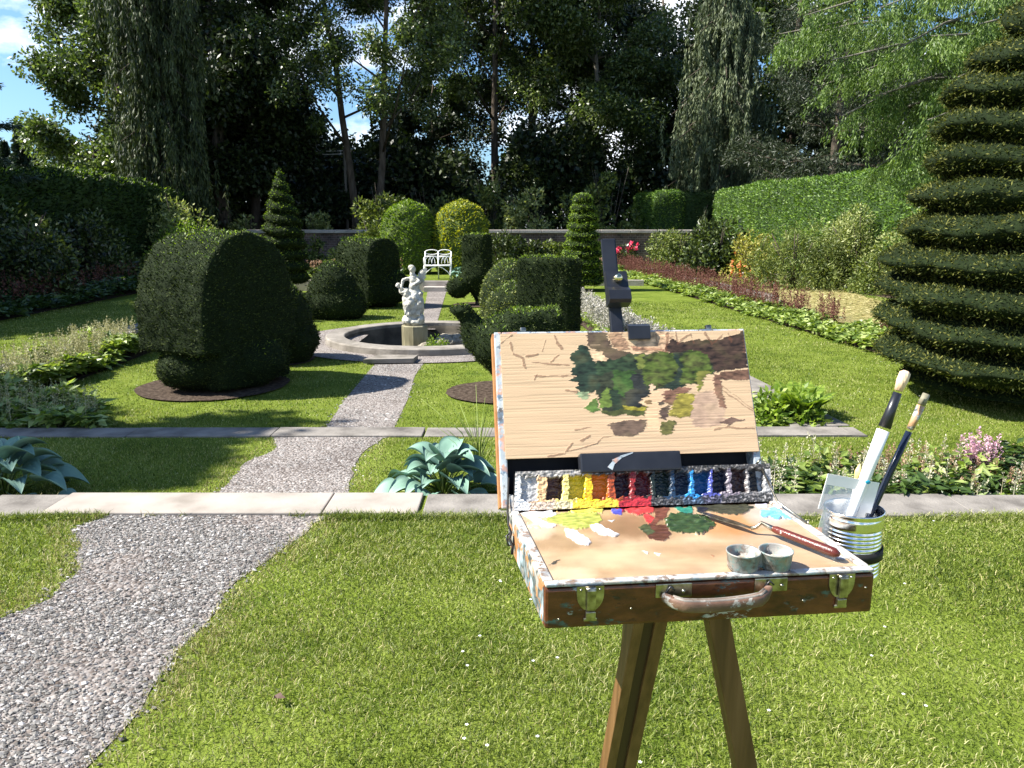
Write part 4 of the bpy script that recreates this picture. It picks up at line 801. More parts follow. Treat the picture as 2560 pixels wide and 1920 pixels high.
# border behind the near kerb on the right
cover('border_foliage', kbed, zM, 11000, .22, .085, .04, M_bedD, 11)
cover('border_foliage', kbed, zM, 2500, .25, .08, .04, M_bed, 12)
spikes('cream_flower_plumes', pts_in(kbed, 250, zM, 13), .18, .36, .028, 40, M_cream, 13, .017)
spikes('bud_flower_plumes', pts_in([(2.1, 4.6), (6, 4.6), (6, 5.4), (2.1, 5.4)], 200, zM, 14), .18, .38, .028, 44, M_rose_g, 14, .017)
spikes('pink_flower_plumes', np.array([(3.02 + .12 * random.Random(i).random() * 2.2, 5.0 + .05 * (i % 4), zM) for i in range(14)] + [(1.05, 4.9, zM), (1.5, 4.85, zM), (1.1, 4.7, zM)]), .3, .4, .05, 130, M_pink, 15, .018)
# far terrace planting
for (x0, x1, sd) in [(-9.5, -3.3, 1), (.1, 2.9, 2)]:
    fb = [(x0, 23.1), (x1, 23.1), (x1, 24.2), (x0, 24.2)]; cover('terrace_foliage', fb, 0, 3500, .4, .14, .07, M_bedD, 30 + sd); spikes('terrace_flower_spikes', pts_in(fb, 240, 0, 40 + sd), .4, .62, .04, 16, M_rose_g, 40 + sd, .05)

# ------------------------------------------------------------------ hostas, fern, grass tufts
def hostamat(name, c):
    m = solid(name, c, scale=6, rough=.5, bump=0, spec=.35); return m
M_hosta = hostamat('hosta_blue', [(.10, .19, .145), (.165, .28, .215), (.23, .345, .275)])
def hosta(label, loc, n, S_, seed, mat=M_hosta):
    r = random.Random(seed); t = empty('hosta_plant', loc, label, 'plant', 'blue-green hostas'); mb = MB(); sm = MB()
    for k in range(n):
        a = k * 2.39996 + r.uniform(-.25, .25); lvl = k / n; out = S_ * (1.05 - .75 * lvl) * r.uniform(.85, 1.1); hz = S_ * (.10 + .52 * lvl ** .8) * r.uniform(.85, 1.15)
        L = S_ * r.uniform(.40, .56); Wd = L * r.uniform(.74, .9); ca, sa = math.cos(a), math.sin(a); tl = .55 * lvl + .1; roll = r.uniform(-.35, .35)
        b = Vector((ca * max(.03, out - L * .75), sa * max(.03, out - L * .75), hz)); V = []; nu, nv = 14, 12
        for i in range(nu + 1):
            u = i / nu; wv = Wd / 2 * (math.sin(math.pi * min(1, u * 1.0) ** .62)) ** .8 * (1 - .12 * u) if 0 < u < 1 else .0
            cx = L * u; cz = L * (tl * math.sin(u * 1.5) - (.62 - tl * .55) * u ** 2.2)
            for j in range(nv + 1):
                w = (j / nv * 2 - 1); pl = .006 * S_ / .4 * math.cos(j * math.pi) * math.sin(math.pi * u); y = w * wv; z = cz + abs(w) ** 1.4 * wv * .42 + pl + w * wv * roll
                V.append((b.x + ca * cx - sa * y, b.y + sa * cx + ca * y, b.z + z))
        mb.add(V, [(i * (nv + 1) + j, (i + 1) * (nv + 1) + j, (i + 1) * (nv + 1) + j + 1, i * (nv + 1) + j + 1) for i in range(nu) for j in range(nv)], 0, True)
        sm.tube([(0, 0, 0), b * .6 + Vector((0, 0, .02)), b], [.006, .005, .004], 5)
    mb.build('leaf', mat, t); sm.build('stem', M_bed, t); return t
p = G(45, 1215, zM); hosta('clump of broad blue-green ribbed leaves at the left picture edge by the pale kerb', (p.x + .10, 4.78, zM), 44, .46, 1)
p = G(1165, 1215, zM); hosta('clump of broad blue-green ribbed leaves between the path and the easel', (p.x - .13, 4.80, zM), 46, .41, 2)
p = G(1165, 690, 0); hosta('small pale hosta at the foot of the terrace beside the white bench', (p.x + .0, 22.95, 0), 24, .45, 3)
# tall wispy grass behind the right hosta
nr = np.random.RandomState(3); t = empty('grass_tuft', (p.x, 5, zM), 'wispy tuft of long thin grass stems behind the hosta beside the easel', 'plant'); p = G(1205, 1150, zM); t.location = (p.x, 5.1, zM); mb = MB()
for k in range(36):
    a = nr.rand() * 6.28; l_ = .3 + .35 * nr.rand(); s = .25 * nr.rand() + .05; mb.tube([(0, 0, 0), (math.cos(a) * s * .4, math.sin(a) * s * .4, l_ * .6), (math.cos(a) * s * 1.4, math.sin(a) * s * 1.4, l_)], [.003, .0025, .0012], 4)
mb.build('stem', M_bed, t)
def fern(label, loc, n, L, seed, up=1.0):
    r = random.Random(seed); t = empty('fern_plant', loc, label, 'plant'); mb = MB(); st = MB(); nr = np.random.RandomState(seed)
    for k in range(n):
        a = k * 2.4 + r.uniform(-.3, .3); l_ = L * r.uniform(.7, 1.1); pts = []
        for i in range(13):
            f = i / 12; pts.append(Vector((math.cos(a) * l_ * f * (.35 + .35 * f), math.sin(a) * l_ * f * (.35 + .35 * f), l_ * up * (f * 1.0 - .35 * f * f))))
        st.tube(pts, [.003] * 12 + [.001], 4); P = []; D = []; Ls = []; N = []
        for i in range(1, 40):
            f = i / 40; q = f * 12; ii = min(int(q), 11); p = pts[ii].lerp(pts[ii + 1], q - ii); tg = (pts[ii + 1] - pts[ii]).normalized(); sd = Vector((-math.sin(a), math.cos(a), 0))
            for s_ in (-1, 1): P.append(p); D.append(sd * s_ + tg * .35 + Vector((0, 0, -.12))); Ls.append(l_ * .24 * math.sin(math.pi * min(1, .12 + f * .9)) ** .8 + .004); N.append(tg.cross(sd))
        mb.leaves(np.array(P), np.array(D), np.array(Ls), np.array(Ls) * .28 + .004, np.array(N), mid=.3)
    mb.build('frond', M_fern, t); st.build('stem', M_bed, t); return t
p = G(1945, 1055, zS); fern('yellow-green fern with upright fronds at the corner of the paving', (p.x + .03, 7.0, zS), 34, .52, 4, 1.25)
shrub('leafy_clump', 'bright leafy clump under the fern at the paving corner', (p.x - .08, 6.95, zS), .42, .3, .42, M_fern, 1500, .07, .035, 201, cat='plant', stems=False)

# ------------------------------------------------------------------ pool, statue, bench
pt = empty('stone_pool', (PC[0], PC[1], zS), 'round sunken stone fountain pool with broad pale rim', 'pool')
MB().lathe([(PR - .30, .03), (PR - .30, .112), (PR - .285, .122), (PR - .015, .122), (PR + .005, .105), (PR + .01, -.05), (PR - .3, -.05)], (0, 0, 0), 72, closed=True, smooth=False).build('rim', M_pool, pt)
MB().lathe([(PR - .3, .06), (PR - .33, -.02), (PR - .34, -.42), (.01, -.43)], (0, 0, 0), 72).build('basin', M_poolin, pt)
# cut the sunken lawn under the pool: lawn sheet would cover the basin, so rebuild it as a ring-holed sheet
lo = bpy.data.objects['sunken_lawn']; bpy.data.meshes.remove(lo.data)
mb = MB(); n = 48; q = [(PC[0] + (PR - .05) * math.cos(2 * math.pi * k / n), PC[1] + (PR - .05) * math.sin(2 * math.pi * k / n)) for k in range(n)]
outer = [(XB(6.4), 6.4), (XA(6.4), 6.4), (XA(22.7), 22.7), (XB(22.7), 22.7)]
O4 = []
for k in range(n):
    c, s_ = math.cos(2 * math.pi * k / n), math.sin(2 * math.pi * k / n); tmin = 1e9
    for i in range(4):
        a = Vector(outer[i]); b = Vector(outer[(i + 1) % 4]); e = b - a; den = c * (-e.y) + s_ * e.x
        if abs(den) < 1e-9: continue
        w = a - Vector(PC); tt = (w.x * (-e.y) + w.y * e.x) / den; uu = (c * w.y - s_ * w.x) / den
        if tt > 0 and -1e-6 <= uu <= 1 + 1e-6: tmin = min(tmin, tt)
    O4.append((PC[0] + c * tmin, PC[1] + s_ * tmin))
Vv = [(a, b, zS) for a, b in q] + [(a, b, zS) for a, b in O4]; Fc = [(k, n + k, n + (k + 1) % n, (k + 1) % n) for k in range(n)]
for cx_, cy_ in outer:
    ang = math.atan2(cy_ - PC[1], cx_ - PC[0]) % (2 * math.pi); k = int(ang / (2 * math.pi) * n) % n; Vv.append((cx_, cy_, zS)); Fc.append((n + k, len(Vv) - 1, n + (k + 1) % n))
tag(mb.add(Vv, Fc).build('sunken_lawn', M_lawn), kind='structure')
M_water = solid('dark_water', [(.006, .007, .004), (.012, .013, .007)], rough=.08, bump=.05, bscale=8)
tag(MB().lathe([(PR - .345, 0), (.01, 0)], (PC[0], PC[1], zS - .36), 64).build('water', M_water), kind='structure')
def rock(label, loc, sz, seed, group='rocks in the pool'):
    mb = MB(); r = random.Random(seed)
    for k in range(4): mb.ell((r.uniform(-.3, .3) * sz[0], r.uniform(-.3, .3) * sz[1], sz[2] * .4), (sz[0] * r.uniform(.35, .6), sz[1] * r.uniform(.35, .6), sz[2] * r.uniform(.4, .65)))
    me = remesh(mb, .03, .02, 18, 1); me.materials.clear(); me.materials.append(M_rock); o = bpy.data.objects.new('rock', me); COL.objects.link(o); o.location = loc; tag(o, label, 'rock', group)
SX = G(1042, 848, -.3).x
zw = zS - .42
for i, (px, dy, s, lb) in enumerate([(998, -.55, (.32, .25, .34), 'squared pale rock at the left of the pile in the pool'), (1020, -.3, (.4, .35, .42), 'rock in front of the pedestal in the pool'), (1048, -.45, (.42, .3, .36), 'holed rock right below the pedestal'), (1075, -.25, (.35, .3, .45), 'rock right of the pedestal with moss beside it'), (1118, .1, (.42, .4, .62), 'tall craggy rock at the right of the pile'), (1105, -.6, (.45, .3, .26), 'flat low rock at the right front of the pile')]):
    Y = 12.7 + dy; rock(lb, (PY(px, 850, Y).x, Y, zw), s, i)
shrub('moss_clump', 'bright green mossy clump growing on the pool rocks', (PY(1092, 850, 12.3).x, 12.3, -.5), .24, .2, .38, M_fern, 1500, .035, .02, 210, cat='plant', stems=False)
pd = MB().lathe([(.21, -.42), (.215, .26), (.2, .275), (.01, .275)], (0, 0, 0), 8, smooth=False).build('stone_pedestal', M_ped); pd.location = (SX, 12.75, zS); tag(pd, 'stained octagonal stone drum standing in the pool under the statue', 'pedestal')
k_ = .00165
mb = MB()
def e5(x, y, dy, rx, ry, rz, rot=None): mb.ell(((x - 1340) * k_, dy, (930 - y) * k_), (rx * k_, ry * k_, rz * k_), rot=rot)
from mathutils import Matrix
RY = lambda a: Matrix.Rotation(R(a), 3, 'Y')
e5(1335, 900, 0, 108, 95, 45); e5(1290, 880, -.03, 70, 70, 60); e5(1400, 870, -.04, 45, 55, 55, RY(15)); e5(1330, 810, 0, 82, 75, 85); e5(1290, 740, -.05, 55, 55, 75, RY(12)); e5(1395, 740, 0, 45, 60, 120)
e5(1320, 700, -.08, 45, 45, 50); e5(1340, 640, 0, 90, 62, 75); e5(1270, 620, -.02, 38, 45, 60); e5(1310, 665, -.11, 20, 22, 22); e5(1360, 650, -.1, 24, 24, 45, RY(-30)); e5(1415, 615, -.05, 22, 24, 20); e5(1255, 690, -.04, 28, 30, 70)
e5(1345, 560, 0, 55, 45, 80); e5(1345, 490, 0, 52, 38, 60); e5(1330, 430, 0, 26, 24, 30); e5(1333, 378, -.01, 31, 32, 37); e5(1325, 360, -.005, 30, 31, 24); e5(1322, 385, -.055, 8, 10, 10)
mb.tube([((1375 - 1340) * k_, 0, (930 - 465) * k_), ((1400 - 1340) * k_, -.05, (930 - 500) * k_), ((1350 - 1340) * k_, -.1, (930 - 525) * k_)], [.035, .03, .022])
mb.tube([((1305 - 1340) * k_, 0, (930 - 470) * k_), ((1240 - 1340) * k_, -.02, (930 - 485) * k_), ((1225 - 1340) * k_, -.05, (930 - 560) * k_), ((1290 - 1340) * k_, -.08, (930 - 590) * k_)], [.035, .03, .025, .022])
e5(1190, 540, -.01, 26, 26, 27); e5(1178, 545, -.035, 9, 9, 9); e5(1220, 590, 0, 26, 26, 34, RY(20)); e5(1250, 610, 0, 30, 28, 38, RY(40)); mb.tube([((1205 - 1340) * k_, -.03, (930 - 570) * k_), ((1215 - 1340) * k_, -.05, (930 - 610) * k_), ((1290 - 1340) * k_, -.09, (930 - 590) * k_)], [.022, .019, .016])
for dx, sl in ((0, 1), (10, .9)):   # legs of the cherubs
    mb.tube([((1370 + dx) * k_ - 1340 * k_, -.06, (930 - 640) * k_), ((1400 + dx) * k_ - 1340 * k_, -.11, (930 - 700) * k_), ((1370 + dx) * k_ - 1340 * k_, -.1, (930 - 770) * k_)], [.035, .03, .018])
for i in range(9): # drapery folds
    x = 1265 + i * 18; mb.tube([((x - 1340) * k_, -.07 - .02 * math.sin(i), (930 - 640 - 14 * (i % 3)) * k_), ((x + 14 - 1340) * k_, -.105, (930 - 730) * k_), ((x - 10 - 1340) * k_, -.12, (930 - 830) * k_)], [.012, .016, .012], 6)
rock_o = empty('fountain_statue', (SX, 12.75, zS + .275), 'white marble group of a winged figure with children on the fountain pedestal', 'statue')
me = remesh(mb, .0085, .004, 45, 1); me.materials.clear(); me.materials.append(M_marble)
for p_ in me.polygons: p_.use_smooth = True
o = bpy.data.objects.new('figure_group', me); COL.objects.link(o); o.parent = rock_o
def wing(side):
    prof = [(1385, 470), (1385, 425), (1405, 395), (1440, 375), (1474, 372), (1470, 400), (1452, 420), (1466, 428), (1448, 452), (1460, 462), (1440, 485), (1448, 498), (1425, 515), (1405, 535), (1385, 520)] if side > 0 else [(1310, 430), (1300, 395), (1285, 372), (1293, 345), (1310, 365), (1325, 400), (1328, 430)]
    m_ = MB().extr([((x - 1340) * k_, (930 - y) * k_) for x, y in prof], (0, .03 + .0 * side, 0), Vector((1, 0, 0)), Vector((0, 0, 1)), Vector((0, 1, 0)), .022)
    for i in range(5):
        if side > 0: m_.tube([((1392 + i * 9 - 1340) * k_, .03, (930 - 420 + i * 7) * k_), ((1412 + i * 10 - 1340) * k_, .026, (930 - 505 + i * 18) * k_)], [.006, .004], 5)
    m_.build('wing', M_marble, rock_o)
wing(1); wing(-1)
# loose slab on the path
p = G(996, 885, zS); o = MB().prism([(p.x - .35, 10.55), (p.x + .33, 10.62), (p.x + .36, 10.92), (p.x - .22, 10.95)], 0, .06).build('stone_slab', M_pool); o.location.z = zS + .02; tag(o, 'flat loose stone lying on the gravel in front of the pool', 'stone')
# bench
bp = G(1092, 700, 0); bx, by = bp.x, 23.25; b = empty('garden_bench', (bx, by, 0), 'white painted metal garden bench with hooped open back, facing the pool', 'bench')
w2 = .385; fr = MB()
fr.tube([(-w2 * .985, .2, .0), (-w2, .12, .4), (-w2, .16, .78), (-w2 + .02, .17, .8)], .017, 6)
def rod(pts, r_=.014, name='back_rail', sg=6): return MB().tube(pts, r_, sg).build(name, M_whitep, b)
for s in (-1, 0, 1):
    rod([(s * w2, .2, 0), (s * w2, .14, .4), (s * w2, .19, .8)], .020, 'leg' if s else 'back_post')
    if s: rod([(s * w2, -.24, 0), (s * w2, -.2, .4)], .020, 'leg'); rod([(s * w2, .16, .62), (s * w2, -.1, .64), (s * w2, -.22, .6), (s * w2, -.2, .4)], .015, 'armrest')
for s in (-1, 1):
    c = s * w2 / 2; a = w2 / 2
    rod([(c + a * math.cos(t), .19, .78 + .07 * math.sin(t)) for t in [math.pi * i / 12 for i in range(13)]]); rod([(c + a * math.cos(t), .19, .78 - .07 * math.sin(t)) for t in [math.pi * i / 12 for i in range(13)]]); rod([(c - a, .17, .66), (c + a, .17, .66)])
    for cc, rr in ((c - a / 2, a / 2), (c + a / 2, a / 2), (c, a / 2)): rod([(cc + rr * math.cos(t), .165, .45 + .2 * math.sin(t)) for t in [math.pi * i / 12 for i in range(13)]], .01)
    rod([(s * w2, -.23, .10), (s * w2 * .8, -.22, .22), (s * w2 * .45, -.22, .33), (s * .03, -.22, .39)], .012, 'brace')
sb = MB()
for i in range(7): sb.box((0, -.2 + i * .058, .41), (w2 * 2, .042, .012))
sb.tube([(-w2, -.22, .40), (w2, -.22, .40)], .016, 6); sb.build('seat', M_whitep, b)
# telegraph pole in the wood
tp = at(868, 41); t = empty('telegraph_pole', tp, 'slim grey wooden pole carrying wires behind the trees left of centre', 'pole'); MB().tube([(0, 0, 0), (0, 0, 5.3)], [.09, .07], 8).build('post', M_barkL, t)
MB().tube([(-3.2, .3, 5.3), (-1.6, .2, 5.16), (0, 0, 5.2)], .022, 4).tube([(-3.2, .3, 5.15), (-1.6, .2, 5.0), (0, 0, 5.05)], .022, 4).build('wire', solid('cable', [(.5, .5, .5)], bump=0), t)
#@@EASEL
# ------------------------------------------------------------------ the sketch box easel
def paintwood(name, cols, amt=.5, rough=.35, gscale=7, patch=((.62, .6, .56), (.3, .38, .42), (.04, .05, .05), (.5, .48, .44), (.08, .2, .19)), pscale=22, stretch=(1, 1, 1)):
    m, n, l, b, out = newmat(name); t = n.new('ShaderNodeTexCoord'); mpn = n.new('ShaderNodeMapping'); mpn.inputs['Scale'].default_value = stretch; l.new(t.outputs['Object'], mpn.inputs[0])
    def nz(sc, det=6, src=mpn.outputs[0], ro=.6):
        q = n.new('ShaderNodeTexNoise'); q.inputs['Scale'].default_value = sc; q.inputs['Detail'].default_value = det; q.inputs['Roughness'].default_value = ro; l.new(src, q.inputs[0]); return q
    base = ramp(n, cols, [.3 + .4 * i / (len(cols) - 1) for i in range(len(cols))]); l.new(nz(gscale * 3).outputs[0], base.inputs[0])
    pr_ = ramp(n, list(patch), [.35 + .3 * i / (len(patch) - 1) for i in range(len(patch))]); l.new(nz(pscale * .6, 3).outputs['Color'], pr_.inputs[0])
    msk = ramp(n, [(0, 0, 0), (1, 1, 1)], [.64 - amt * .28, .66 - amt * .26]); l.new(nz(pscale, 8, ro=.7).outputs[0], msk.inputs[0])
    mx = n.new('ShaderNodeMixRGB'); l.new(msk.outputs[0], mx.inputs[0]); l.new(base.outputs[0], mx.inputs[1]); l.new(pr_.outputs[0], mx.inputs[2]); l.new(mx.outputs[0], b.inputs['Base Color'])
    b.inputs['Roughness'].default_value = rough
    bu = n.new('ShaderNodeBump'); bu.inputs['Strength'].default_value = .5; bu.inputs['Distance'].default_value = .0012; l.new(nz(pscale * 3, 8).outputs[0], bu.inputs['Height']); l.new(bu.outputs[0], b.inputs['Normal']); return m
M_box = paintwood('worn_varnished_wood', [(.035, .010, .005), (.095, .028, .011), (.17, .058, .02)], .36, .3, patch=((.3, .28, .26), (.02, .012, .01), (.10, .03, .012), (.05, .015, .01), (.06, .12, .11), (.4, .38, .35)), stretch=(1, 1, 2.2), pscale=26)
M_boxside = paintwood('painty_side', [(.3, .12, .045), (.45, .22, .09)], .75, .5, pscale=30)
M_rim = paintwood('painty_rim', [(.34, .3, .26), (.5, .47, .43)], .5, .55, patch=((.35, .3, .28), (.15, .1, .07), (.28, .33, .36), (.6, .6, .6)), pscale=60)
M_lidf = paintwood('painty_lid_frame', [(.22, .27, .32), (.4, .45, .48), (.55, .57, .58)], .5, .35, patch=((.6, .6, .6), (.1, .09, .08), (.15, .22, .3), (.55, .3, .2), (.35, .42, .5)), pscale=45)
M_blk = solid('black_enamel', [(.010, .011, .015), (.022, .024, .03)], scale=30, rough=.35, bump=.15, bscale=80, spec=.5, bdist=.0008)
M_blkm = solid('black_matt', [(.006, .005, .005), (.014, .012, .012)], scale=20, rough=.7, bump=.1)
M_steel = solid('dull_steel', [(.12, .105, .075), (.34, .32, .25), (.55, .53, .46)], scale=90, rough=.32, metal=1, bump=.3, bscale=200, bdist=.0006)
M_brass = solid('polished_brass', [(.6, .52, .3), (.7, .62, .4)], scale=20, rough=.12, metal=1, bump=0)
M_leath = paintwood('worn_leather', [(.06, .03, .02), (.13, .07, .045), (.2, .12, .08)], .2, .5, patch=((.45, .42, .38), (.3, .28, .25), (.1, .08, .06)), pscale=40)
M_leath2 = paintwood('grey_leather', [(.12, .1, .085), (.25, .22, .19)], .4, .5, patch=((.45, .42, .38), (.1, .08, .06), (.3, .28, .25)), pscale=60)
M_leg = solid('tripod_wood', [(.06, .028, .011), (.12, .06, .023), (.18, .095, .04)], scale=6, rough=.45, bump=.3, bscale=30, bdist=.001, stretch=(12, 12, .8), spec=.4)
M_legd = solid('tripod_groove', [(.03, .016, .008), (.06, .03, .014)], scale=6, rough=.6, bump=.1)
M_tin = solid('bright_tin', [(.72, .72, .70), (.85, .85, .83)], scale=30, rough=.16, metal=1, bump=.12, bscale=25, bdist=.0008)
M_cupm = paintwood('painty_tin_cup', [(.2, .19, .17), (.38, .36, .33)], .6, .45, patch=((.45, .44, .4), (.12, .09, .07), (.18, .26, .25), (.3, .2, .15)), pscale=70)
M_knob = M_brass
aE = R(6.0); ex = Vector((math.cos(aE), math.sin(aE), 0)); ey = Vector((-math.sin(R(9.8)), math.cos(R(9.8)), 0)); ez = Vector((0, 0, 1))
O0 = Vector((.039, .856, 1.18)); BW, BD, BH = .413, .262, .056
AX = (ex, ey, ez)
def E(a, b, c): return O0 + ex * a + ey * b + ez * c
H0 = E(.006, BD, 0); TL = R(27); lu = (Vector((-math.sin(aE), math.cos(aE), 0)) * math.sin(TL) + ez * math.cos(TL)).normalized(); ln = lu.cross(ex).normalized()
if ln.y > 0: ln = -ln
def Lp(a, s, o): return H0 + ex * a + lu * s + ln * o
LX = (ex, lu, ln)
eas = empty('sketch_box_easel', (.2, 1.1, 0), 'open paint-smeared wooden sketch box easel standing on a brown wooden tripod on the near lawn', 'easel')
eas_o = Vector((.2, 1.1, 0))
def part(mb, name, mat, parent=eas, label=None):
    # geometry is in world space: shift so that the local origin is the easel base
    base = parent
    off = eas_o if base is eas or base.parent is eas or (base.parent and base.parent.parent is eas) else Vector(base.location)
    o = mb.build(name, mat, parent)
    n = len(o.data.vertices); V = np.empty(n * 3, 'f'); o.data.vertices.foreach_get('co', V); V = V.reshape(-1, 3) - np.array(off, 'f'); o.data.vertices.foreach_set('co', V.ravel()); o.data.update()
    if label: o['label'] = label
    return o
th = .011
fp = part(MB().box(E(BW / 2, th / 2, -BH / 2 - .002), (BW, th, BH - .004), AX, bev=.004), 'front_panel', M_box)
part(MB().box(E(th / 2, BD / 2 + th / 2, -BH / 2 - .002), (th, BD - th - .001, BH - .004), AX, bev=.002), 'side_panel', M_boxside)
part(MB().box(E(BW - th / 2, BD / 2 + th / 2, -BH / 2 - .002), (th, BD - th - .001, BH - .004), AX, bev=.002), 'side_panel', M_box)
part(MB().box(E(BW / 2, BD / 2, -BH + .004), (BW - 2 * th - .002, BD - th * 2, .005), AX), 'bottom_panel', M_leg)
part(MB().box(E(BW / 2, BD - .004, -BH / 2 - .002), (BW - 2 * th - .002, .009, BH - .004), AX), 'back_panel', M_box)
rm = MB().box(E(BW / 2, .0065, -.0005), (BW - .002, .012, .004), AX, bev=.0015).box(E(.0065, BD / 2 + .006, -.0003), (.012, BD - .014, .004), AX, bev=.0015).box(E(BW - .0065, BD / 2 + .006, -.0003), (.012, BD - .014, .004), AX, bev=.0015)
part(rm, 'rim', M_rim)
# --- palette with paint (true pigments on a wood sheet)
def inP(x, y, poly): return inpoly(x, y, poly)
def warp(x, y, a, f, seed):
    P = np.stack([x, y, np.zeros_like(x)], 1); return x + a * pn(P, f * .5, seed), y + a * pn(P, f * .5, seed + 50)
na, nb = 330, 200; A = np.linspace(.0128, BW - .0128, na); B = np.linspace(.0128, .243, nb); AA, BB = np.meshgrid(A, B); AA = AA.ravel(); BB = BB.ravel()
Pw = np.array(O0) + AA[:, None] * np.array(ex) + BB[:, None] * np.array(ey) + np.array([0, 0, -.0015])
px, py = proj(Pw); zx = (px - 1200) / .4702; zy = (py - 1130) / .4702
g3 = np.stack([AA * 30, BB * 160, 0 * AA], 1); gr = sn(g3, 2.0, 3); cl_ = np.array([.40, .265, .145]) * (1 + .06 * gr[:, None]) + .02 * sn(np.stack([AA, BB, 0 * AA], 1), 60, 4)[:, None]
hgt = np.zeros(len(AA)); wx, wy = warp(zx, zy, 5, .045, 1); wx, wy = warp(wx, wy, 2.5, .16, 2)
def soft(cx, cy, rx, ry, col, k):
    d = ((wx - cx) / rx) ** 2 + ((wy - cy) / ry) ** 2; w = np.clip(1.3 - d, 0, 1) * k; return w[:, None], np.array(col)
for cx, cy, rx, ry, col, k in [(820, 395, 260, 80, (.2, .11, .05), .85), (430, 480, 220, 45, (.27, .165, .075), .7), (1350, 390, 200, 75, (.42, .19, .06), .85), (1530, 320, 130, 80, (.42, .37, .32), .8), (1150, 520, 260, 45, (.3, .18, .085), .55), (700, 560, 260, 60, (.54, .38, .22), .5), (1560, 470, 260, 50, (.36, .24, .14), .5), (480, 650, 150, 40, (.6, .44, .28), .6), (300, 420, 100, 50, (.58, .43, .3), .6), (950, 640, 400, 22, (.34, .2, .1), .4)]:
    w, c = soft(cx, cy, rx, ry, col, k); cl_ = cl_ * (1 - w) + c * w
blobs = [([(205, 292), (300, 298), (410, 330), (395, 352), (300, 345), (330, 400), (260, 360), (215, 330)], (.78, .78, .78), .9), ([(310, 360), (360, 375), (405, 392), (390, 405), (330, 400)], (.76, .76, .82), .8), ([(250, 378), (320, 385), (325, 408), (260, 405)], (.75, .62, .3), .4),
 ([(400, 292), (460, 297), (450, 318), (395, 312)], (.8, .58, .02), 1), ([(485, 302), (560, 290), (655, 296), (650, 322), (560, 326), (480, 320)], (.83, .62, .03), 1), ([(350, 352), (400, 338), (430, 328), (520, 322), (640, 328), (652, 362), (610, 402), (500, 408), (430, 392), (370, 372)], (.36, .4, .06), .6),
 ([(580, 392), (640, 390), (690, 415), (740, 440), (725, 457), (660, 445), (600, 425)], (.76, .77, .84), .9), ([(447, 415), (510, 412), (560, 450), (592, 480), (560, 502), (500, 478), (460, 450)], (.74, .73, .8), .8), ([(680, 362), (715, 365), (700, 377)], (.78, .78, .8), .5), ([(860, 522), (900, 530), (890, 540)], (.7, .7, .75), .3), ([(915, 535), (962, 545), (950, 558)], (.7, .7, .75), .3),
 ([(765, 285), (800, 268), (850, 285), (890, 264), (932, 280), (930, 312), (890, 335), (800, 332), (770, 310)], (.62, .03, .03), 1.2), ([(690, 290), (735, 287), (770, 300), (765, 318), (700, 312)], (.33, .01, .05), .8), ([(695, 318), (750, 308), (760, 330), (715, 336)], (.06, .07, .45), .8), ([(868, 342), (925, 342), (932, 370), (905, 390), (880, 375)], (.55, .03, .03), .4),
 ([(925, 295), (1002, 298), (992, 345), (935, 385), (905, 420), (870, 430), (930, 350)], (.16, .05, .03), .4), ([(900, 385), (985, 392), (1028, 440), (985, 476), (905, 468), (870, 435)], (.10, .035, .02), .5), ([(980, 352), (1040, 330), (1200, 335), (1258, 390), (1190, 436), (1040, 432), (990, 402)], (.032, .065, .018), 1.1), ([(838, 396), (900, 393), (932, 430), (885, 446)], (.06, .075, .03), .6),
 ([(1115, 285), (1200, 266), (1350, 256), (1452, 290), (1400, 335), (1250, 330), (1160, 312)], (.05, .05, .028), .7), ([(1035, 300), (1130, 296), (1128, 330), (1070, 330)], (.02, .22, .15), .7), ([(1000, 264), (1110, 266), (1105, 284), (1020, 288)], (.22, .08, .05), .4), ([(1310, 254), (1400, 256), (1395, 274), (1320, 270)], (.12, .02, .015), .9), ([(1150, 296), (1210, 300), (1195, 322), (1160, 318)], (.02, .02, .03), .9),
 ([(1462, 272), (1530, 268), (1535, 290), (1475, 296)], (.6, .55, .72), .4), ([(1485, 318), (1540, 316), (1600, 345), (1590, 362), (1500, 345)], (.12, .42, .78), .8), ([(1535, 303), (1600, 305), (1672, 355), (1620, 360), (1560, 335)], (.15, .48, .8), .8), ([(365, 600), (425, 568), (420, 580), (400, 600)], (.05, .05, .04), .4), ([(1890, 560), (1945, 556), (1940, 570), (1900, 572)], (.7, .68, .68), .4), ([(1220, 545), (1248, 552), (1240, 557)], (.3, .12, .05), .2)]
for poly, col, hh in blobs:
    k = inP(wx, wy, poly); cl_[k] = np.array(col) * (1 + .12 * sn(np.stack([AA[k] * 1.0, BB[k], 0 * BB[k]], 1), 380, 7)[:, None]); hgt[k] = .0022 * hh * (1 + .5 * sn(np.stack([AA[k] * 1.0, BB[k], 0 * BB[k]], 1), 260, 9))
st_ = pn(np.stack([AA * 40, BB * 160, 0 * AA], 1), 1.6, 77); k = hgt > 0; cl_[k] *= (.82 + .25 * st_[k])[:, None]; hgt[k] *= (1 + .6 * st_[k]); k = ~k; cl_[k] *= (.97 + .10 * pn(np.stack([AA[k], BB[k], 0 * BB[k]], 1), 28, 78))[:, None]
g_ = cl_.mean(1, keepdims=True); cl_ = g_ + (cl_ - g_) * .88; cl_ = np.clip(cl_ * .92, .004, .58); Pw[:, 2] += hgt
idx = np.arange(na * nb).reshape(nb, na); Q = np.stack([idx[:-1, :-1], idx[:-1, 1:], idx[1:, 1:], idx[1:, :-1]], 2).reshape(-1, 4)
M_pal = vcol('oil_paint_on_wood', .32, .25, 400, .5, .0006); pal = part(MB().add(Pw, Q, 0, True, cl_), 'palette', M_pal, label='wooden palette sheet covered with dabs of oil paint')
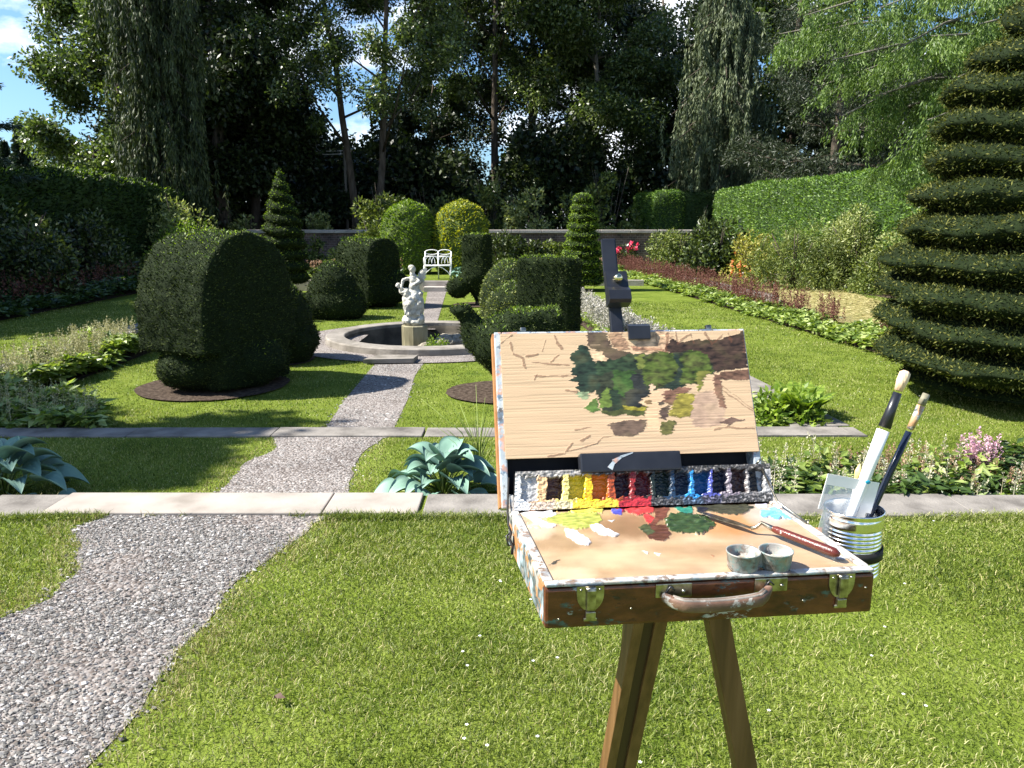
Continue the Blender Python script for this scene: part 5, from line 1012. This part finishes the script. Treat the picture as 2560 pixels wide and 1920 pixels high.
part(MB().box(E(BW / 2, .127, -.007), (BW - .026, .228, .006), AX), 'palette_board', M_leg)
# --- paint tray of twelve wells
T0 = E(.006, .245, .002); T1 = Lp(.006, .053, .014); wv = (T1 - T0); wl_ = wv.length; wv = wv.normalized(); tn = wv.cross(ex).normalized();
if tn.z < 0: tn = -tn
nu_, nv_ = 420, 90; U, Vv_ = np.meshgrid(np.linspace(0, 1, nu_), np.linspace(0, 1, nv_)); U = U.ravel(); Vv_ = Vv_.ravel(); TWd = BW - .013
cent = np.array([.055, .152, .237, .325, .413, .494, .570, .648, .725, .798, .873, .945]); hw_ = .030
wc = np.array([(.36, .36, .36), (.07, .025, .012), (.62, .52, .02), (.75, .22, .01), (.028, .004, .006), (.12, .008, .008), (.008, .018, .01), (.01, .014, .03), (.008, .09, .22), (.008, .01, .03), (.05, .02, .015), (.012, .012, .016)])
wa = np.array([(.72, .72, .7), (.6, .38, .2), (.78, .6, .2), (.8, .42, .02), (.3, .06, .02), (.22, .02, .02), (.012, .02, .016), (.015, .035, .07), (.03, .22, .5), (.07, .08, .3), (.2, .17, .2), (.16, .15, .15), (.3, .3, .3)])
Pn = np.stack([U * TWd, Vv_ * wl_, 0 * U], 1); uw = U + .004 * pn(Pn, 120, 1); vw = Vv_ + .05 * pn(Pn, 120, 2)
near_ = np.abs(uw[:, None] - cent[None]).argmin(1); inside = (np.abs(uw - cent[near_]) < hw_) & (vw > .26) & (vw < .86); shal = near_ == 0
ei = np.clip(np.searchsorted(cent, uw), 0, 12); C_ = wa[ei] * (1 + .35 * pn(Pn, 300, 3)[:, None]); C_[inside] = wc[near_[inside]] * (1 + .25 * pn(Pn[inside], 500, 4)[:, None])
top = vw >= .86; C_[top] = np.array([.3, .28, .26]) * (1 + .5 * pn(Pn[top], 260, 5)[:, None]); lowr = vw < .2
C_[lowr] = (C_[lowr] * .5 + .5 * np.array([.45, .43, .42])) * (1 + .6 * pn(Pn[lowr], 420, 6)[:, None]); dk = (lowr & (uw > .5)) | (top & (uw > .3)); C_[dk] *= .13 + .7 * np.clip(pn(Pn[dk], 300, 16), 0, 1)[:, None]; lf = lowr & (uw > .22) & (uw < .4); C_[lf] = np.array([.75, .5, .05]); lf = lowr & (uw > .4) & (uw < .52); C_[lf] = np.array([.4, .03, .04])  # right-hand borders darkened: dirty paint plus the tray's shade in its colour
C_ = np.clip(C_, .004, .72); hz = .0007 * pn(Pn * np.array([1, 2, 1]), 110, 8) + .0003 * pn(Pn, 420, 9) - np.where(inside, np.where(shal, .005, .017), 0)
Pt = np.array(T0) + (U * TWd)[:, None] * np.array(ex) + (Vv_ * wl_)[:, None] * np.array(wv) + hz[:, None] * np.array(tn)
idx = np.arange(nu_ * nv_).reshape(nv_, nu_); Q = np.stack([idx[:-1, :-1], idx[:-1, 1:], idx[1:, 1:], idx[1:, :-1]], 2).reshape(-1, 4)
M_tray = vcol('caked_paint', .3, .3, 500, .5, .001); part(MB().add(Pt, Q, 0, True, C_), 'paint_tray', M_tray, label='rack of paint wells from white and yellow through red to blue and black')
part(MB().box(T0 + ex * TWd / 2 + wv * wl_ / 2 - tn * .0215, (TWd, wl_, .005), (ex, wv, tn)), 'tray_base', M_blkm)
for a_ in (.004, BW - .004): part(MB().extr([(0, 0), (.014, .022), (.019, .022), (.019, .0)], E(a_ - .003, .244, -.001), ey, ez, ex, .006), 'tray_bracket', M_rim)
# --- lid
LL = .281; LT = .032
part(MB().box(Lp(-.010, LL / 2, -LT / 2), (.012, LL, LT), LX, bev=.002), 'lid_rail', [M_lidf])
part(MB().box(Lp(.393, LL / 2, -LT / 2), (.012, LL, LT), LX, bev=.002), 'lid_rail', M_lidf)
for a0, a1 in ((-.0035, .170), (.226, .3865)): part(MB().box(Lp((a0 + a1) / 2, LL - .006, -LT / 2), (a1 - a0, .012, LT - .001), LX, bev=.002), 'lid_rail', M_lidf)
part(MB().box(Lp(.1915, LL - .010, -LT + .006), (.058, .01, .01), LX), 'lid_rail', M_blkm)
part(MB().box(Lp(.1915, LL / 2, -LT + .002), (.39, LL - .014, .004), LX), 'lid_back', M_blkm)  # coloured black: the shadow inside the lid is put into the board
ol = MB().box(Lp(-.0175, LL / 2, -LT / 2 - .001), (.003, LL - .004, LT - .004), LX); part(ol, 'lid_edge_strip', solid('orange_wood', [(.3, .12, .04), (.45, .22, .09)], scale=30, rough=.5))
part(MB().box(Lp(.184, .062, .010), (.158, .030, .020), LX, bev=.003), 'ledge', M_blk)
part(MB().box(Lp(.184, .0775, .003), (.150, .003, .008), LX), 'ledge_lip', M_blkm)
# paint smear on the ledge
def seg(a, b, w, o_=.0205):
    pa, pb = Lp(*a, o_), Lp(*b, o_); d = (pb - pa).normalized(); s_ = d.cross(ln) * w / 2; return [tuple(pa - s_), tuple(pa + s_), tuple(pb + s_ * .4), tuple(pb - s_ * .4)]
sm_ = MB(); sm_.add(seg((.150, .052), (.158, .064), .009), [(0, 1, 2, 3)]); sm_.add(seg((.156, .062), (.170, .070), .008), [(0, 1, 2, 3)]); sm_.add(seg((.168, .0695), (.188, .0755), .004), [(0, 1, 2, 3)]); part(sm_, 'paint_smear', M_lidf, bpy.data.objects['ledge'])
# mast
part(MB().box(Lp(.1870, .322, -.010), (.0205, .250, .011), LX, bev=.0015).box(Lp(.1830, .40, -.0035), (.0235, .088, .004), LX, bev=.001), 'mast', M_blk)
prof = [(.381, -.004), (.381, .009), (.352, .013), (.342, .024), (.326, .025), (.322, .019), (.322, -.004)]
blk = part(MB().extr(prof, Lp(.1715, 0, 0), lu, ln, ex, .036), 'mast_clamp', M_blk)
kb = MB(); c = Lp(.1905, .366, .0155); kb.ell(c, (.0075, .0075, .0075), seg=20, rings=14).tube([Lp(.1905, .366, .008), Lp(.1905, .366, .014)], .004, 12); part(kb, 'knob', M_brass, blk)
part(MB().extr([(.263, .0035), (.263, .0095), (.284, .012), (.290, .004), (.290, -.012), (.284, -.014), (.284, .0035)], Lp(.201, 0, 0), lu, ln, ex, .036), 'top_clip', M_blk)
for a_ in (.030, .340):
    lt_ = MB().box(Lp(a_, LL + .0015, -.014), (.030, .003, .016), LX, bev=.001).box(Lp(a_ + .002, LL + .006, -.010), (.010, .008, .008), LX, bev=.002); part(lt_, 'catch', M_steel)
# front hardware
FX = (ex, ez, -ey)
def Fp(a, c, o_): return E(a, -o_, c)
for a_ in (.0545, .3695):
    lb = MB(); pts = [(math.cos(t) * .0165, -.012 - .022 * math.sin(t)) for t in [math.pi * i / 12 for i in range(13)]]
    lb.extr([(-.0165, -.002)] + [(-x, y) for x, y in pts] + [(.0165, -.002)], Fp(a_, 0, .0005), ex, ez, -ey, .0015); lb.box(Fp(a_, -.038, .0035), (.012, .009, .005), FX, bev=.001).box(Fp(a_, -.0445, .002), (.016, .004, .003), FX, bev=.001)
    l_ = part(lb, 'latch', M_steel)
    part(MB().box(Fp(a_, -.0175, .006), (.0115, .027, .004), FX, bev=.0018).tube([Fp(a_ - .006, -.0045, .0045), Fp(a_ + .006, -.0045, .0045)], .0022, 8), 'latch_tongue', M_steel, l_)
    for s in (-1, 1): part(MB().ell(Fp(a_ + s * .0115, -.0065, .002), (.0018, .0018, .0018), seg=8, rings=6), 'screw', M_steel, l_)
for a0, a1, dz in ((.134, .179, -.0125), (.2575, .299, -.0115)):
    pl = part(MB().box(Fp((a0 + a1) / 2, dz, .0015), (a1 - a0, .0175, .002), FX, bev=.0009), 'handle_plate', M_steel)
    part(MB().ell(Fp(a0 + .034, dz - .001, .003), (.0025, .0025, .0025), seg=8, rings=6), 'screw', M_steel, pl)
    part(MB().tube([Fp(a0 + .012, dz - .004, .002), Fp(a0 + .017, dz + .007, .006), Fp(a0 + .022, dz + .002, .006)], .0014, 6), 'ring', M_blk, pl)
hp = []; hn = 15
for i in range(hn):
    f = i / (hn - 1); s_ = math.sin(math.pi * f); hp.append(Fp(.143 + .132 * f, -.0195 - .0075 * s_ ** .6 + .004 * f, .004 + .0165 * min(1, s_ * 2.2) ** .8))
hm = MB(); V = []
for i, p_ in enumerate(hp):
    t_ = (hp[min(i + 1, hn - 1)] - hp[max(i - 1, 0)]).normalized(); e_ = .7 + .3 * min(1, math.sin(math.pi * i / (hn - 1)) * 3)
    nn = t_.cross(ez).normalized(); 
    for k in range(14):
        th_ = 2 * math.pi * k / 14; cx_, cz_ = math.cos(th_), math.sin(th_); V.append(tuple(p_ + nn * (.0062 * e_ * math.copysign(abs(cx_) ** .6, cx_)) + ez * (.0078 * e_ * math.copysign(abs(cz_) ** .7, cz_))))
hm.add(V, [(i * 14 + k, i * 14 + (k + 1) % 14, (i + 1) * 14 + (k + 1) % 14, (i + 1) * 14 + k) for i in range(hn - 1) for k in range(14)] + [tuple(range(14)), tuple((hn - 1) * 14 + k for k in range(14))[::-1]], 0, True)
hd = part(hm, 'handle', M_leath)
part(MB().tube([p_ + ez * .0066 - ey * .002 for p_ in hp[1:-1]], .0022, 6).tube([p_ + ez * .0060 + ey * .003 for p_ in hp[1:-1]], .0022, 6), 'piping', M_leath2, hd)
for a_, c_ in ((.017, -.043), (.105, -.034), (.322, -.035), (.402, -.022)): part(MB().ell(Fp(a_, c_, .0003), (.0017, .0017, .0012), seg=8, rings=5), 'screw', M_steel)
# cord, hook and stay rod
part(MB().tube([Lp(-.004, .045, .008), E(-.004, .245, .005), E(-.006, .226, -.012), E(-.004, .212, -.018)], .0016, 6).tube([E(-.004, .212, -.018), E(-.008, .206, -.026), E(-.004, .2, -.034), E(-.006, .195, -.045)], .0022, 6), 'cord', M_blkm)
part(MB().tube([E(-.003, .214, -.018), E(-.012, .208, -.022), E(-.010, .2, -.033), E(-.002, .204, -.034), E(.0, .212, -.024)], .0015, 6), 'hook', M_blk)
part(MB().tube([Lp(.392, .05, .010), E(.398, .215, .012), E(.4075, .150, .004)], .0017, 6).tube([Lp(.386, .053, .008), Lp(.392, .060, .012), Lp(.399, .053, .010), Lp(.392, .046, .010), Lp(.386, .053, .008)], .0018, 6), 'stay_rod', M_steel)
part(MB().tube([E(.4085, .158, .003), E(.4125, .154, .006), E(.4085, .148, .003)], .0012, 6), 'eyelet', M_steel)
# shelf and strap carrying the can
CC = Vector((.4815, 1.040, 1.108)); CR = .0395
part(MB().box(E(.445, .195, -.036), (.060, .04, .010), AX, bev=.002), 'side_shelf', solid('shelf_wood', [(.35, .14, .05), (.48, .22, .09)], scale=20, rough=.5))
part(MB().lathe([(CR + .0012, 0), (CR + .0028, 0), (CR + .0028, .014), (CR + .0012, .014)], (CC.x, CC.y, CC.z + .034), 40, closed=True), 'strap', M_blkm)
part(MB().box(Vector((CC.x - CR - .002, CC.y, CC.z + .041)), (.016, .01, .014), AX), 'strap_end', M_blkm)
# tripod
def leg(top, bot, w, dp, groove, nm='leg'):
    top, bot = Vector(top), Vector(bot); d = (bot - top); l_ = d.length; d.normalize(); x = ex.copy(); x = (x - d * x.dot(d)).normalized(); y = d.cross(x); c = (top + bot) / 2
    if groove:
        lg = part(MB().box(c - x * (w * .34), (w * .30, dp, l_), (x, y, d), bev=.002).box(c + x * (w * .30), (w * .36, dp * .9, l_), (x, y, d), bev=.002), nm, M_leg)
        part(MB().box(c - x * (w * .04), (w * .34, dp * .6, l_ * .995), (x, y, d)), 'groove_strip', M_legd, lg)
    else:
        lg = part(MB().box(c, (w, dp, l_), (x, y, d), bev=.002), nm, M_leg); part(MB().box(c + x * w * .36 - y * (dp / 2), (w * .10, .003, l_ * .98), (x, y, d)), 'groove_strip', M_legd, lg)
leg((.172, .905, 1.118), (.095, 1.24, 0), .046, .030, True); leg((.2600, .925, 1.118), (.520, .97, 0), .028, .030, False); leg((.176, 1.0, 1.115), (.215, 1.52, 0), .03, .028, False)
part(MB().box(Vector((.215, .985, 1.106)), (.16, .10, .026), AX, bev=.003), 'tripod_head', M_leg)

# --- painting: thin wooden panel, loose brush sketch
pa0, pa1, ps0, ps1 = -.0065, .3955, .0745, .2765
nu_, nv_ = 470, 260; U, Vv_ = np.meshgrid(np.linspace(0, 1, nu_), np.linspace(0, 1, nv_)); U = U.ravel(); Vv_ = Vv_.ravel()
PO = Lp(pa0, ps0, .0040); Pp = np.array(PO) + (U * (pa1 - pa0))[:, None] * np.array(ex) + (Vv_ * (ps1 - ps0))[:, None] * np.array(lu)
px, py = proj(Pp); zx = (px - 1200) / .34358; zy = (py - 780) / .34358
gg = np.stack([U * 5, Vv_ * 75, 0 * U], 1); gr = sn(gg, 2.2, 21); gr2 = sn(np.stack([U * 10, Vv_ * 190, 0 * U], 1), 1.5, 22)
base = np.array([.54, .38, .235]); C_ = base * (1 + .05 * gr[:, None] - .10 * np.clip(gr2 - .25, 0, 1)[:, None])
gx = zx + 7 * gr2 * 1.6; wx, wy = warp(gx, zy, 9, .02, 31); wx, wy = warp(wx, wy, 5, .07, 32); tex = pn(np.stack([zx, zy * 2.2, 0 * zx], 1), .022, 40); tex2 = pn(np.stack([zx * .6, zy, 0 * zx], 1), .012, 41)
def ply(poly, col, var=.2, op=1.0):
    k = inpoly(wx, wy, poly); kk = k & (gr2 < 1.75 if op >= 1 else gr2 < op)
    C_[kk] = np.array(col) * (1 + var * 1.3 * tex[kk][:, None] + .08 * gr2[kk][:, None]) + np.array([.035, .03, .012]) * np.clip(tex2[kk], 0, 1)[:, None]
sx_, sy_ = warp(zx, zy, 10, .012, 35)
def strk(pts, w, col):
    w = w * 1.2; k = np.zeros(len(zx), bool)
    for (x0, y0), (x1, y1) in zip(pts[:-1], pts[1:]):
        dx, dy = x1 - x0, y1 - y0; t_ = np.clip(((sx_ - x0) * dx + (sy_ - y0) * dy) / (dx * dx + dy * dy), 0, 1); k |= np.hypot(sx_ - x0 - t_ * dx, sy_ - y0 - t_ * dy) < w * (.75 + .5 * tex)
    C_[k] = C_[k] * .4 + np.array(col) * .6
BR_ = (.13, .055, .03); TPc = (.34, .22, .15)
ply([(830, 300), (1000, 330), (1160, 300), (1500, 262), (1700, 330), (1705, 440), (1560, 470), (1480, 545), (1300, 565), (1225, 600), (1205, 700), (1010, 740), (900, 745), (850, 600), (850, 470)], (.028, .034, .018), .4); ply([(1130, 150), (1400, 150), (1390, 300), (1130, 300)], (.42, .27, .17), .4)
ply([(780, 130), (910, 130), (960, 250), (1060, 300), (1140, 310), (1130, 350), (950, 350), (870, 290), (800, 260)], (.09, .06, .04)); ply([(930, 150), (1030, 150), (1090, 270), (1030, 290), (960, 230)], (.3, .18, .11), .3)
ply([(1380, 180), (1440, 235), (1560, 200), (1740, 200), (1920, 140), (1960, 400), (1740, 420), (1700, 425), (1660, 330), (1560, 280), (1380, 300), (1350, 260)], (.045, .026, .018), .4)
ply([(640, 330), (720, 240), (780, 250), (830, 350), (850, 480), (870, 560), (780, 600), (700, 560), (720, 520), (650, 500), (700, 470), (650, 430), (690, 400)], (.016, .030, .018), .4)
ply([(830, 375), (960, 352), (1140, 300), (1150, 420), (960, 430), (850, 475)], (.022, .04, .018), .5); ply([(820, 300), (880, 285), (935, 350), (880, 362), (825, 350)], (.62, .42, .26))
ply([(960, 430), (1130, 425), (1130, 560), (1050, 620), (970, 560)], (.035, .075, .016), .3); ply([(1100, 440), (1170, 450), (1200, 560), (1230, 580), (1200, 640), (1210, 690), (1060, 680), (1050, 600), (1110, 560)], (.022, .024, .022), .3)
ply([(1390, 300), (1480, 330), (1480, 540), (1290, 560), (1420, 500)], (.018, .03, .02), .3)
ply([(1170, 450), (1190, 390), (1230, 310), (1330, 280), (1410, 300), (1440, 400), (1420, 500), (1290, 555), (1190, 520)], (.048, .07, .012), .5); ply([(1130, 330), (1210, 300), (1200, 400), (1150, 415)], (.12, .14, .03), .3)
ply([(1450, 350), (1490, 290), (1580, 280), (1660, 310), (1690, 440), (1600, 440), (1580, 530), (1460, 520), (1480, 420)], (.055, .08, .014), .5); ply([(1575, 430), (1690, 430), (1640, 460), (1590, 585), (1570, 530)], (.15, .15, .03))
ply([(870, 640), (920, 540), (965, 560), (950, 680), (880, 705)], (.11, .16, .03), .3); ply([(760, 680), (850, 625), (880, 720), (800, 735)], (.08, .14, .03), .3); ply([(710, 575), (800, 580), (780, 640), (720, 612)], (.2, .25, .14), .3)
ply([(950, 565), (1012, 565), (1042, 702), (965, 745)], (.02, .035, .018), .3); ply([(870, 722), (1210, 692), (1212, 762), (1040, 755), (900, 742)], (.06, .07, .02), .3); ply([(1040, 685), (1205, 685), (1205, 718), (1040, 718)], (.28, .24, .03), .3)
ply([(1325, 580), (1450, 540), (1540, 550), (1500, 600), (1410, 680), (1300, 650)], (.15, .075, .05), .4); ply([(1310, 712), (1385, 680), (1360, 782), (1312, 772)], (.08, .05, .04)); ply([(1440, 600), (1560, 590), (1530, 770), (1365, 762)], (.24, .2, .035), .25)
ply([(1560, 600), (1700, 570), (1790, 680), (1780, 800), (1680, 852), (1560, 842), (1530, 760)], (.4, .27, .19), .12); ply([(1690, 440), (1752, 440), (1762, 560), (1800, 700), (1742, 702), (1700, 560)], (.17, .09, .06), .3)
ply([(1740, 432), (1962, 410), (1962, 482), (1860, 502), (1740, 482)], (.13, .07, .045), .4); ply([(930, 812), (1100, 790), (1215, 785), (1200, 850), (1160, 872), (1130, 912), (980, 892)], (.13, .085, .06), .2); ply([(1320, 800), (1380, 780), (1450, 802), (1400, 882), (1300, 900)], (.09, .085, .025), .4); ply([(1740, 792), (1800, 770), (1930, 780), (1822, 822)], (.13, .08, .06), .2)
ply([(1900, 130), (1930, 130), (1945, 300), (1915, 300)], (.1, .05, .03)); ply([(1100, 250), (1350, 265), (1360, 285), (1110, 275)], (.3, .16, .1), .4)
for pts, w in [([(395, 465), (690, 468)], 7), ([(385, 370), (650, 378)], 6), ([(225, 230), (240, 305), (320, 345), (330, 415)], 9), ([(340, 330), (425, 305)], 9), ([(545, 170), (565, 235), (590, 260)], 9), ([(500, 1042), (620, 1030), (670, 950)], 7), ([(640, 1010), (860, 955), (905, 910), (960, 900)], 4), ([(690, 850), (810, 838)], 6), ([(735, 935), (790, 900)], 14), ([(620, 570), (700, 580)], 8), ([(1700, 858), (1800, 835), (2000, 850)], 5), ([(1770, 570), (1990, 730)], 4), ([(1760, 530), (1985, 710)], 3), ([(165, 225), (230, 180)], 6), ([(470, 210), (460, 280)], 3), ([(510, 360), (570, 310)], 4), ([(400, 490), (415, 455)], 5), ([(1360, 150), (1350, 280)], 8), ([(1420, 150), (1440, 230), (1530, 170), (1560, 230)], 7), ([(1640, 150), (1700, 230), (1760, 160)], 8), ([(1280, 160), (1290, 210)], 5), ([(1800, 150), (1830, 220)], 8)]: strk(pts, w, BR_)
e_ = ((wx - 1250) / 24) ** 2 + ((wy - 545) / 28) ** 2 < 1; C_[e_] = (.6, .42, .28); ply([(1160, 640), (1230, 610), (1240, 570), (1275, 570), (1310, 590), (1330, 640), (1300, 700), (1310, 850), (1225, 850), (1215, 700)], (.6, .41, .25), .05)
ply([(1200, 640), (1250, 640), (1255, 665), (1215, 668)], (.2, .12, .06)); ply([(1295, 655), (1350, 655), (1345, 680), (1300, 675)], (.07, .05, .04))
C_ = np.clip(C_, .006, .85); thick = np.where(C_.mean(1) < .2, .0003, 0) * (1 + .6 * gr2)
Pp = Pp + (thick[:, None] - .00025 * np.clip(gr2, 0, 1)[:, None]) * np.array(ln)
idx = np.arange(nu_ * nv_).reshape(nv_, nu_); Q = np.stack([idx[:-1, :-1], idx[:-1, 1:], idx[1:, 1:], idx[1:, :-1]], 2).reshape(-1, 4)
pt_ = empty('painting', Lp(.19, ps0, .002), 'unfinished oil sketch of the garden on a bare wooden panel clamped in the easel lid', 'painting')
part(MB().add(Pp, Q, 0, True, C_), 'painted_face', vcol('thin_oil_sketch', .5, .4, 350, .35, .0005, (1, 3, 3)), pt_)
M_ply = solid('panel_wood', [(.5, .32, .17), (.66, .44, .26)], scale=20, rough=.6, bump=.1); part(MB().box(Lp((pa0 + pa1) / 2, (ps0 + ps1) / 2, .0020), (pa1 - pa0, ps1 - ps0, .003), LX), 'wooden_panel', M_ply, pt_)

# --- things on the palette and in the can
def obj_at(mb, name, mat, loc, label=None, cat=None, group=None, parent=None):
    o = mb.build(name, mat, parent, loc=tuple(loc) if parent is None else None)
    if parent is not None:
        n = len(o.data.vertices); V = np.empty(n * 3, 'f'); o.data.vertices.foreach_get('co', V); V = V.reshape(-1, 3) - np.array(loc, 'f'); o.data.vertices.foreach_set('co', V.ravel()); o.data.update()
    return tag(o, label, cat, group)
c1, c2 = G(1856, 1422, 1.180), G(1937, 1419, 1.180)
cupT = empty('palette_cups', (c1 + c2) / 2, 'pair of small joined paint-crusted tin cups clipped to the palette', 'cups')
cl0 = (c1 + c2) / 2
for c_ in (c1, c2):
    cu = obj_at(MB().lathe([(.0, .001), (.0175, .001), (.0185, .003), (.0202, .0215), (.0212, .0225), (.0212, .024), (.0200, .024), (.0192, .0225), (.0178, .009), (.0, .008)], tuple(c_), 36), 'cup', M_cupm, cl0, parent=cupT)
    rr = obj_at(MB().lathe([(.0, .0105), (.0178, .0105)], tuple(c_), 24), 'paint_residue', solid('dried_paint', [(.05, .04, .03), (.35, .32, .26), (.5, .47, .4)], scale=120, rough=.7, bump=.8, bscale=300, bdist=.002), cl0, parent=cu)
obj_at(MB().box((c1 + c2) / 2 + Vector((0, 0, .012)), (.006, .010, .018), AX, bev=.001), 'clip', M_cupm, cl0, parent=cupT)
# palette knife
k0, k1, k2, k3 = G(1741, 1278, 1.184), G(1877, 1321, 1.187), G(1921, 1318, 1.192), G(2098, 1387, 1.190)
kn = empty('palette_knife', k2, 'cranked steel palette knife with speckled dark red wooden handle lying across the palette', 'palette knife')
bd = (k1 - k0).normalized(); bs = Vector((-bd.y, bd.x, 0)); V = []; nn_ = 10
for i in range(nn_ + 1):
    f = i / nn_; w = .0062 * min(1, (f * 3 + .02) ** .6) * (1 - .55 * max(0, f - .7) / .3); p_ = k0.lerp(k1, f)
    for s, dz in ((-1, 0), (1, 0), (1, .0011), (-1, .0011)): V.append(tuple(p_ + bs * w * s + Vector((0, 0, dz))))
blm = MB().add(V, [(i * 4 + a, (i + 1) * 4 + a, (i + 1) * 4 + (a + 1) % 4, i * 4 + (a + 1) % 4) for i in range(nn_) for a in range(4)] + [(0, 1, 2, 3), (nn_ * 4 + 3, nn_ * 4 + 2, nn_ * 4 + 1, nn_ * 4)])
blm.tube([k1 + Vector((0, 0, .0005)), k1.lerp(k2, .3) + Vector((0, 0, .001)), k1.lerp(k2, .6) + Vector((0, 0, .007)), k2 + Vector((0, 0, .001)), k2.lerp(k3, .1)], [.0028, .0026, .0026, .0034, .0042], 10)
obj_at(blm, 'blade', M_steel, k2, parent=kn)
obj_at(MB().tube([k2.lerp(k3, f) + Vector((0, 0, .0005)) for f in (.07, .12, .3, .55, .8, .94, 1.0)], [.0038, .0052, .0056, .0058, .0066, .0062, .003], 16), 'handle', paintwood('red_handle', [(.06, .012, .008), (.12, .022, .014)], .05, .25, patch=((.5, .45, .42), (.4, .35, .3)), pscale=120), k2, parent=kn)
# can
can = empty('tin_can', CC, 'shiny ribbed tin can strapped to the right side of the sketch box, holding brushes', 'can')
pr = [(.0, .0), (CR - .001, .0), (CR, .002)]
for i in range(60):
    z_ = .006 + i * .0014; rib = (.010 < z_ < .034) or (.048 < z_ < .080); pr.append((CR - (.0011 * (1 - math.cos((z_ - .010) / .0058 * 2 * math.pi)) if rib else 0), z_))
pr += [(CR, .093), (CR - .0012, .0945), (CR, .096), (CR, .098), (CR + .001, .100), (CR - .0002, .1015), (CR - .0015, .100), (CR - .0025, .09), (CR - .003, .002), (.0, .0015)]
obj_at(MB().lathe(pr, tuple(CC), 56), 'ribbed_wall', M_tin, CC, parent=can)
M_bh = solid('white_lacquer', [(.74, .74, .72), (.82, .82, .81)], scale=30, rough=.25, bump=0); M_bristle = solid('hog_bristle', [(.5, .3, .16), (.78, .6, .42)], scale=90, rough=.8, bump=.8, bscale=300, bdist=.002, stretch=(1, 1, .15))
M_teal = solid('teal_paint', [(.01, .25, .4), (.02, .35, .5)], scale=50, rough=.4)
def brush(label, pts, radii, mats, names, depth_pts):
    P0 = depth_pts[0]; t = empty('paintbrush', P0, label, 'paintbrush', 'paintbrushes standing in the tin can'); out = []
    for nm, i0, i1, mt in names: out.append(obj_at(MB().tube(depth_pts[i0:i1 + 1], radii[i0:i1 + 1], 14), nm, mt, P0, parent=t))
    return t, out
a = PY(2131, 1278, 1.035); b_ = PY(2265, 927, 1.060); bot = a + (a - b_) * .36; Lb = lambda f: a.lerp(b_, f)
P_ = [bot, a, Lb(.33), Lb(.58), Lb(.60), Lb(.72), Lb(.845), Lb(.86), Lb(.93), Lb(.985), Lb(1.0)]
t, o_ = brush('large brush with thick white handle and black ferrule, tallest in the can', None, [.004, .0062, .0082, .0088, .0088, .0068, .0058, .0056, .0078, .0074, .0035], None, [('handle', 0, 3, M_bh), ('ferrule', 4, 6, M_blk), ('bristles', 7, 10, M_bristle)], P_)
pp = Lb(.22); vd = (Vector((0, 0, 1.6)) - pp).normalized(); obj_at(MB().ell(pp + Vector((.002, -.0068, .0)), (.004, .0012, .003)).ell(Lb(-.09) + Vector((0, -.0052, .003)), (.0045, .0012, .003)), 'paint_spot', M_teal, P_[0], parent=o_[0]) 
a = PY(2180, 1278, 1.05); b_ = PY(2316, 985, 1.075); bot = a + (a - b_) * .38
P_ = [bot, a, a.lerp(b_, .35), a.lerp(b_, .68), a.lerp(b_, .70), a.lerp(b_, .90), a.lerp(b_, .91), a.lerp(b_, 1.0)]
brush('slim dark blue brush with coppery ferrule leaning to the right in the can', None, [.0035, .0045, .0050, .0046, .0048, .0058, .0056, .0050], None,
      [('handle', 0, 3, solid('navy_lacquer', [(.008, .012, .025), (.015, .022, .04)], scale=30, rough=.2, bump=0)), ('ferrule', 4, 5, paintwood('copper_ferrule', [(.4, .2, .08), (.55, .42, .3)], .4, .35, pscale=90)), ('bristles', 6, 7, solid('grey_bristle', [(.12, .11, .07), (.3, .28, .2)], scale=60, rough=.7))], P_)
a = PY(2128, 1278, 1.062); b_ = PY(2150, 1160, 1.066); bot = a + (a - b_) * .7
P_ = [bot, a, a.lerp(b_, .55), a.lerp(b_, .57), a.lerp(b_, .85), a.lerp(b_, 1.0)]
brush('short brush with yellow stained bristles half hidden behind the white card', None, [.003, .0035, .0035, .0036, .0052, .0012], None, [('handle', 0, 2, M_bh), ('bristles', 3, 5, solid('yellow_bristle', [(.75, .5, .08), (.8, .66, .4)], scale=60, rough=.7))], P_)
# card viewfinder
cA = PY(2070, 1184, 1.036); cB = PY(2199, 1207, 1.040); cx_ = (cB - cA).normalized(); dn_ = PY(2062, 1275, 1.036) - cA; dn_ = (dn_ - cx_ * dn_.dot(cx_)).normalized(); cn_ = cx_.cross(dn_).normalized(); wC = (cB - cA).length; hC = .105
vf = empty('view_finder', cA + dn_ * hC, 'white bordered clear plastic viewfinder card standing in the tin can', 'viewfinder')
def cbx(x0, x1, y0, y1, th_, mt, nm): obj_at(MB().box(cA + cx_ * ((x0 + x1) / 2) + dn_ * ((y0 + y1) / 2), (x1 - x0, y1 - y0, th_), (cx_, dn_, cn_)), nm, mt, cA + dn_ * hC, parent=vf)
cbx(0, wC, 0, .0155, .001, M_bh, 'white_border'); cbx(0, .0025, .0155, .052, .001, M_bh, 'white_border'); cbx(wC - .018, wC, .0155, .046, .001, M_bh, 'white_border'); cbx(wC - .018, wC - .007, .046, hC, .001, M_bh, 'white_border')
m_, n_, l_, b__, out_ = newmat('clear_plastic'); b__.inputs['Base Color'].default_value = (.75, .8, .86, 1); b__.inputs['Alpha'].default_value = .35; b__.inputs['Roughness'].default_value = .15
cbx(.0027, wC - .0182, .0157, .052, .0006, m_, 'clear_window'); cbx(.008, wC - .0182, .052, hC, .0006, m_, 'clear_window')
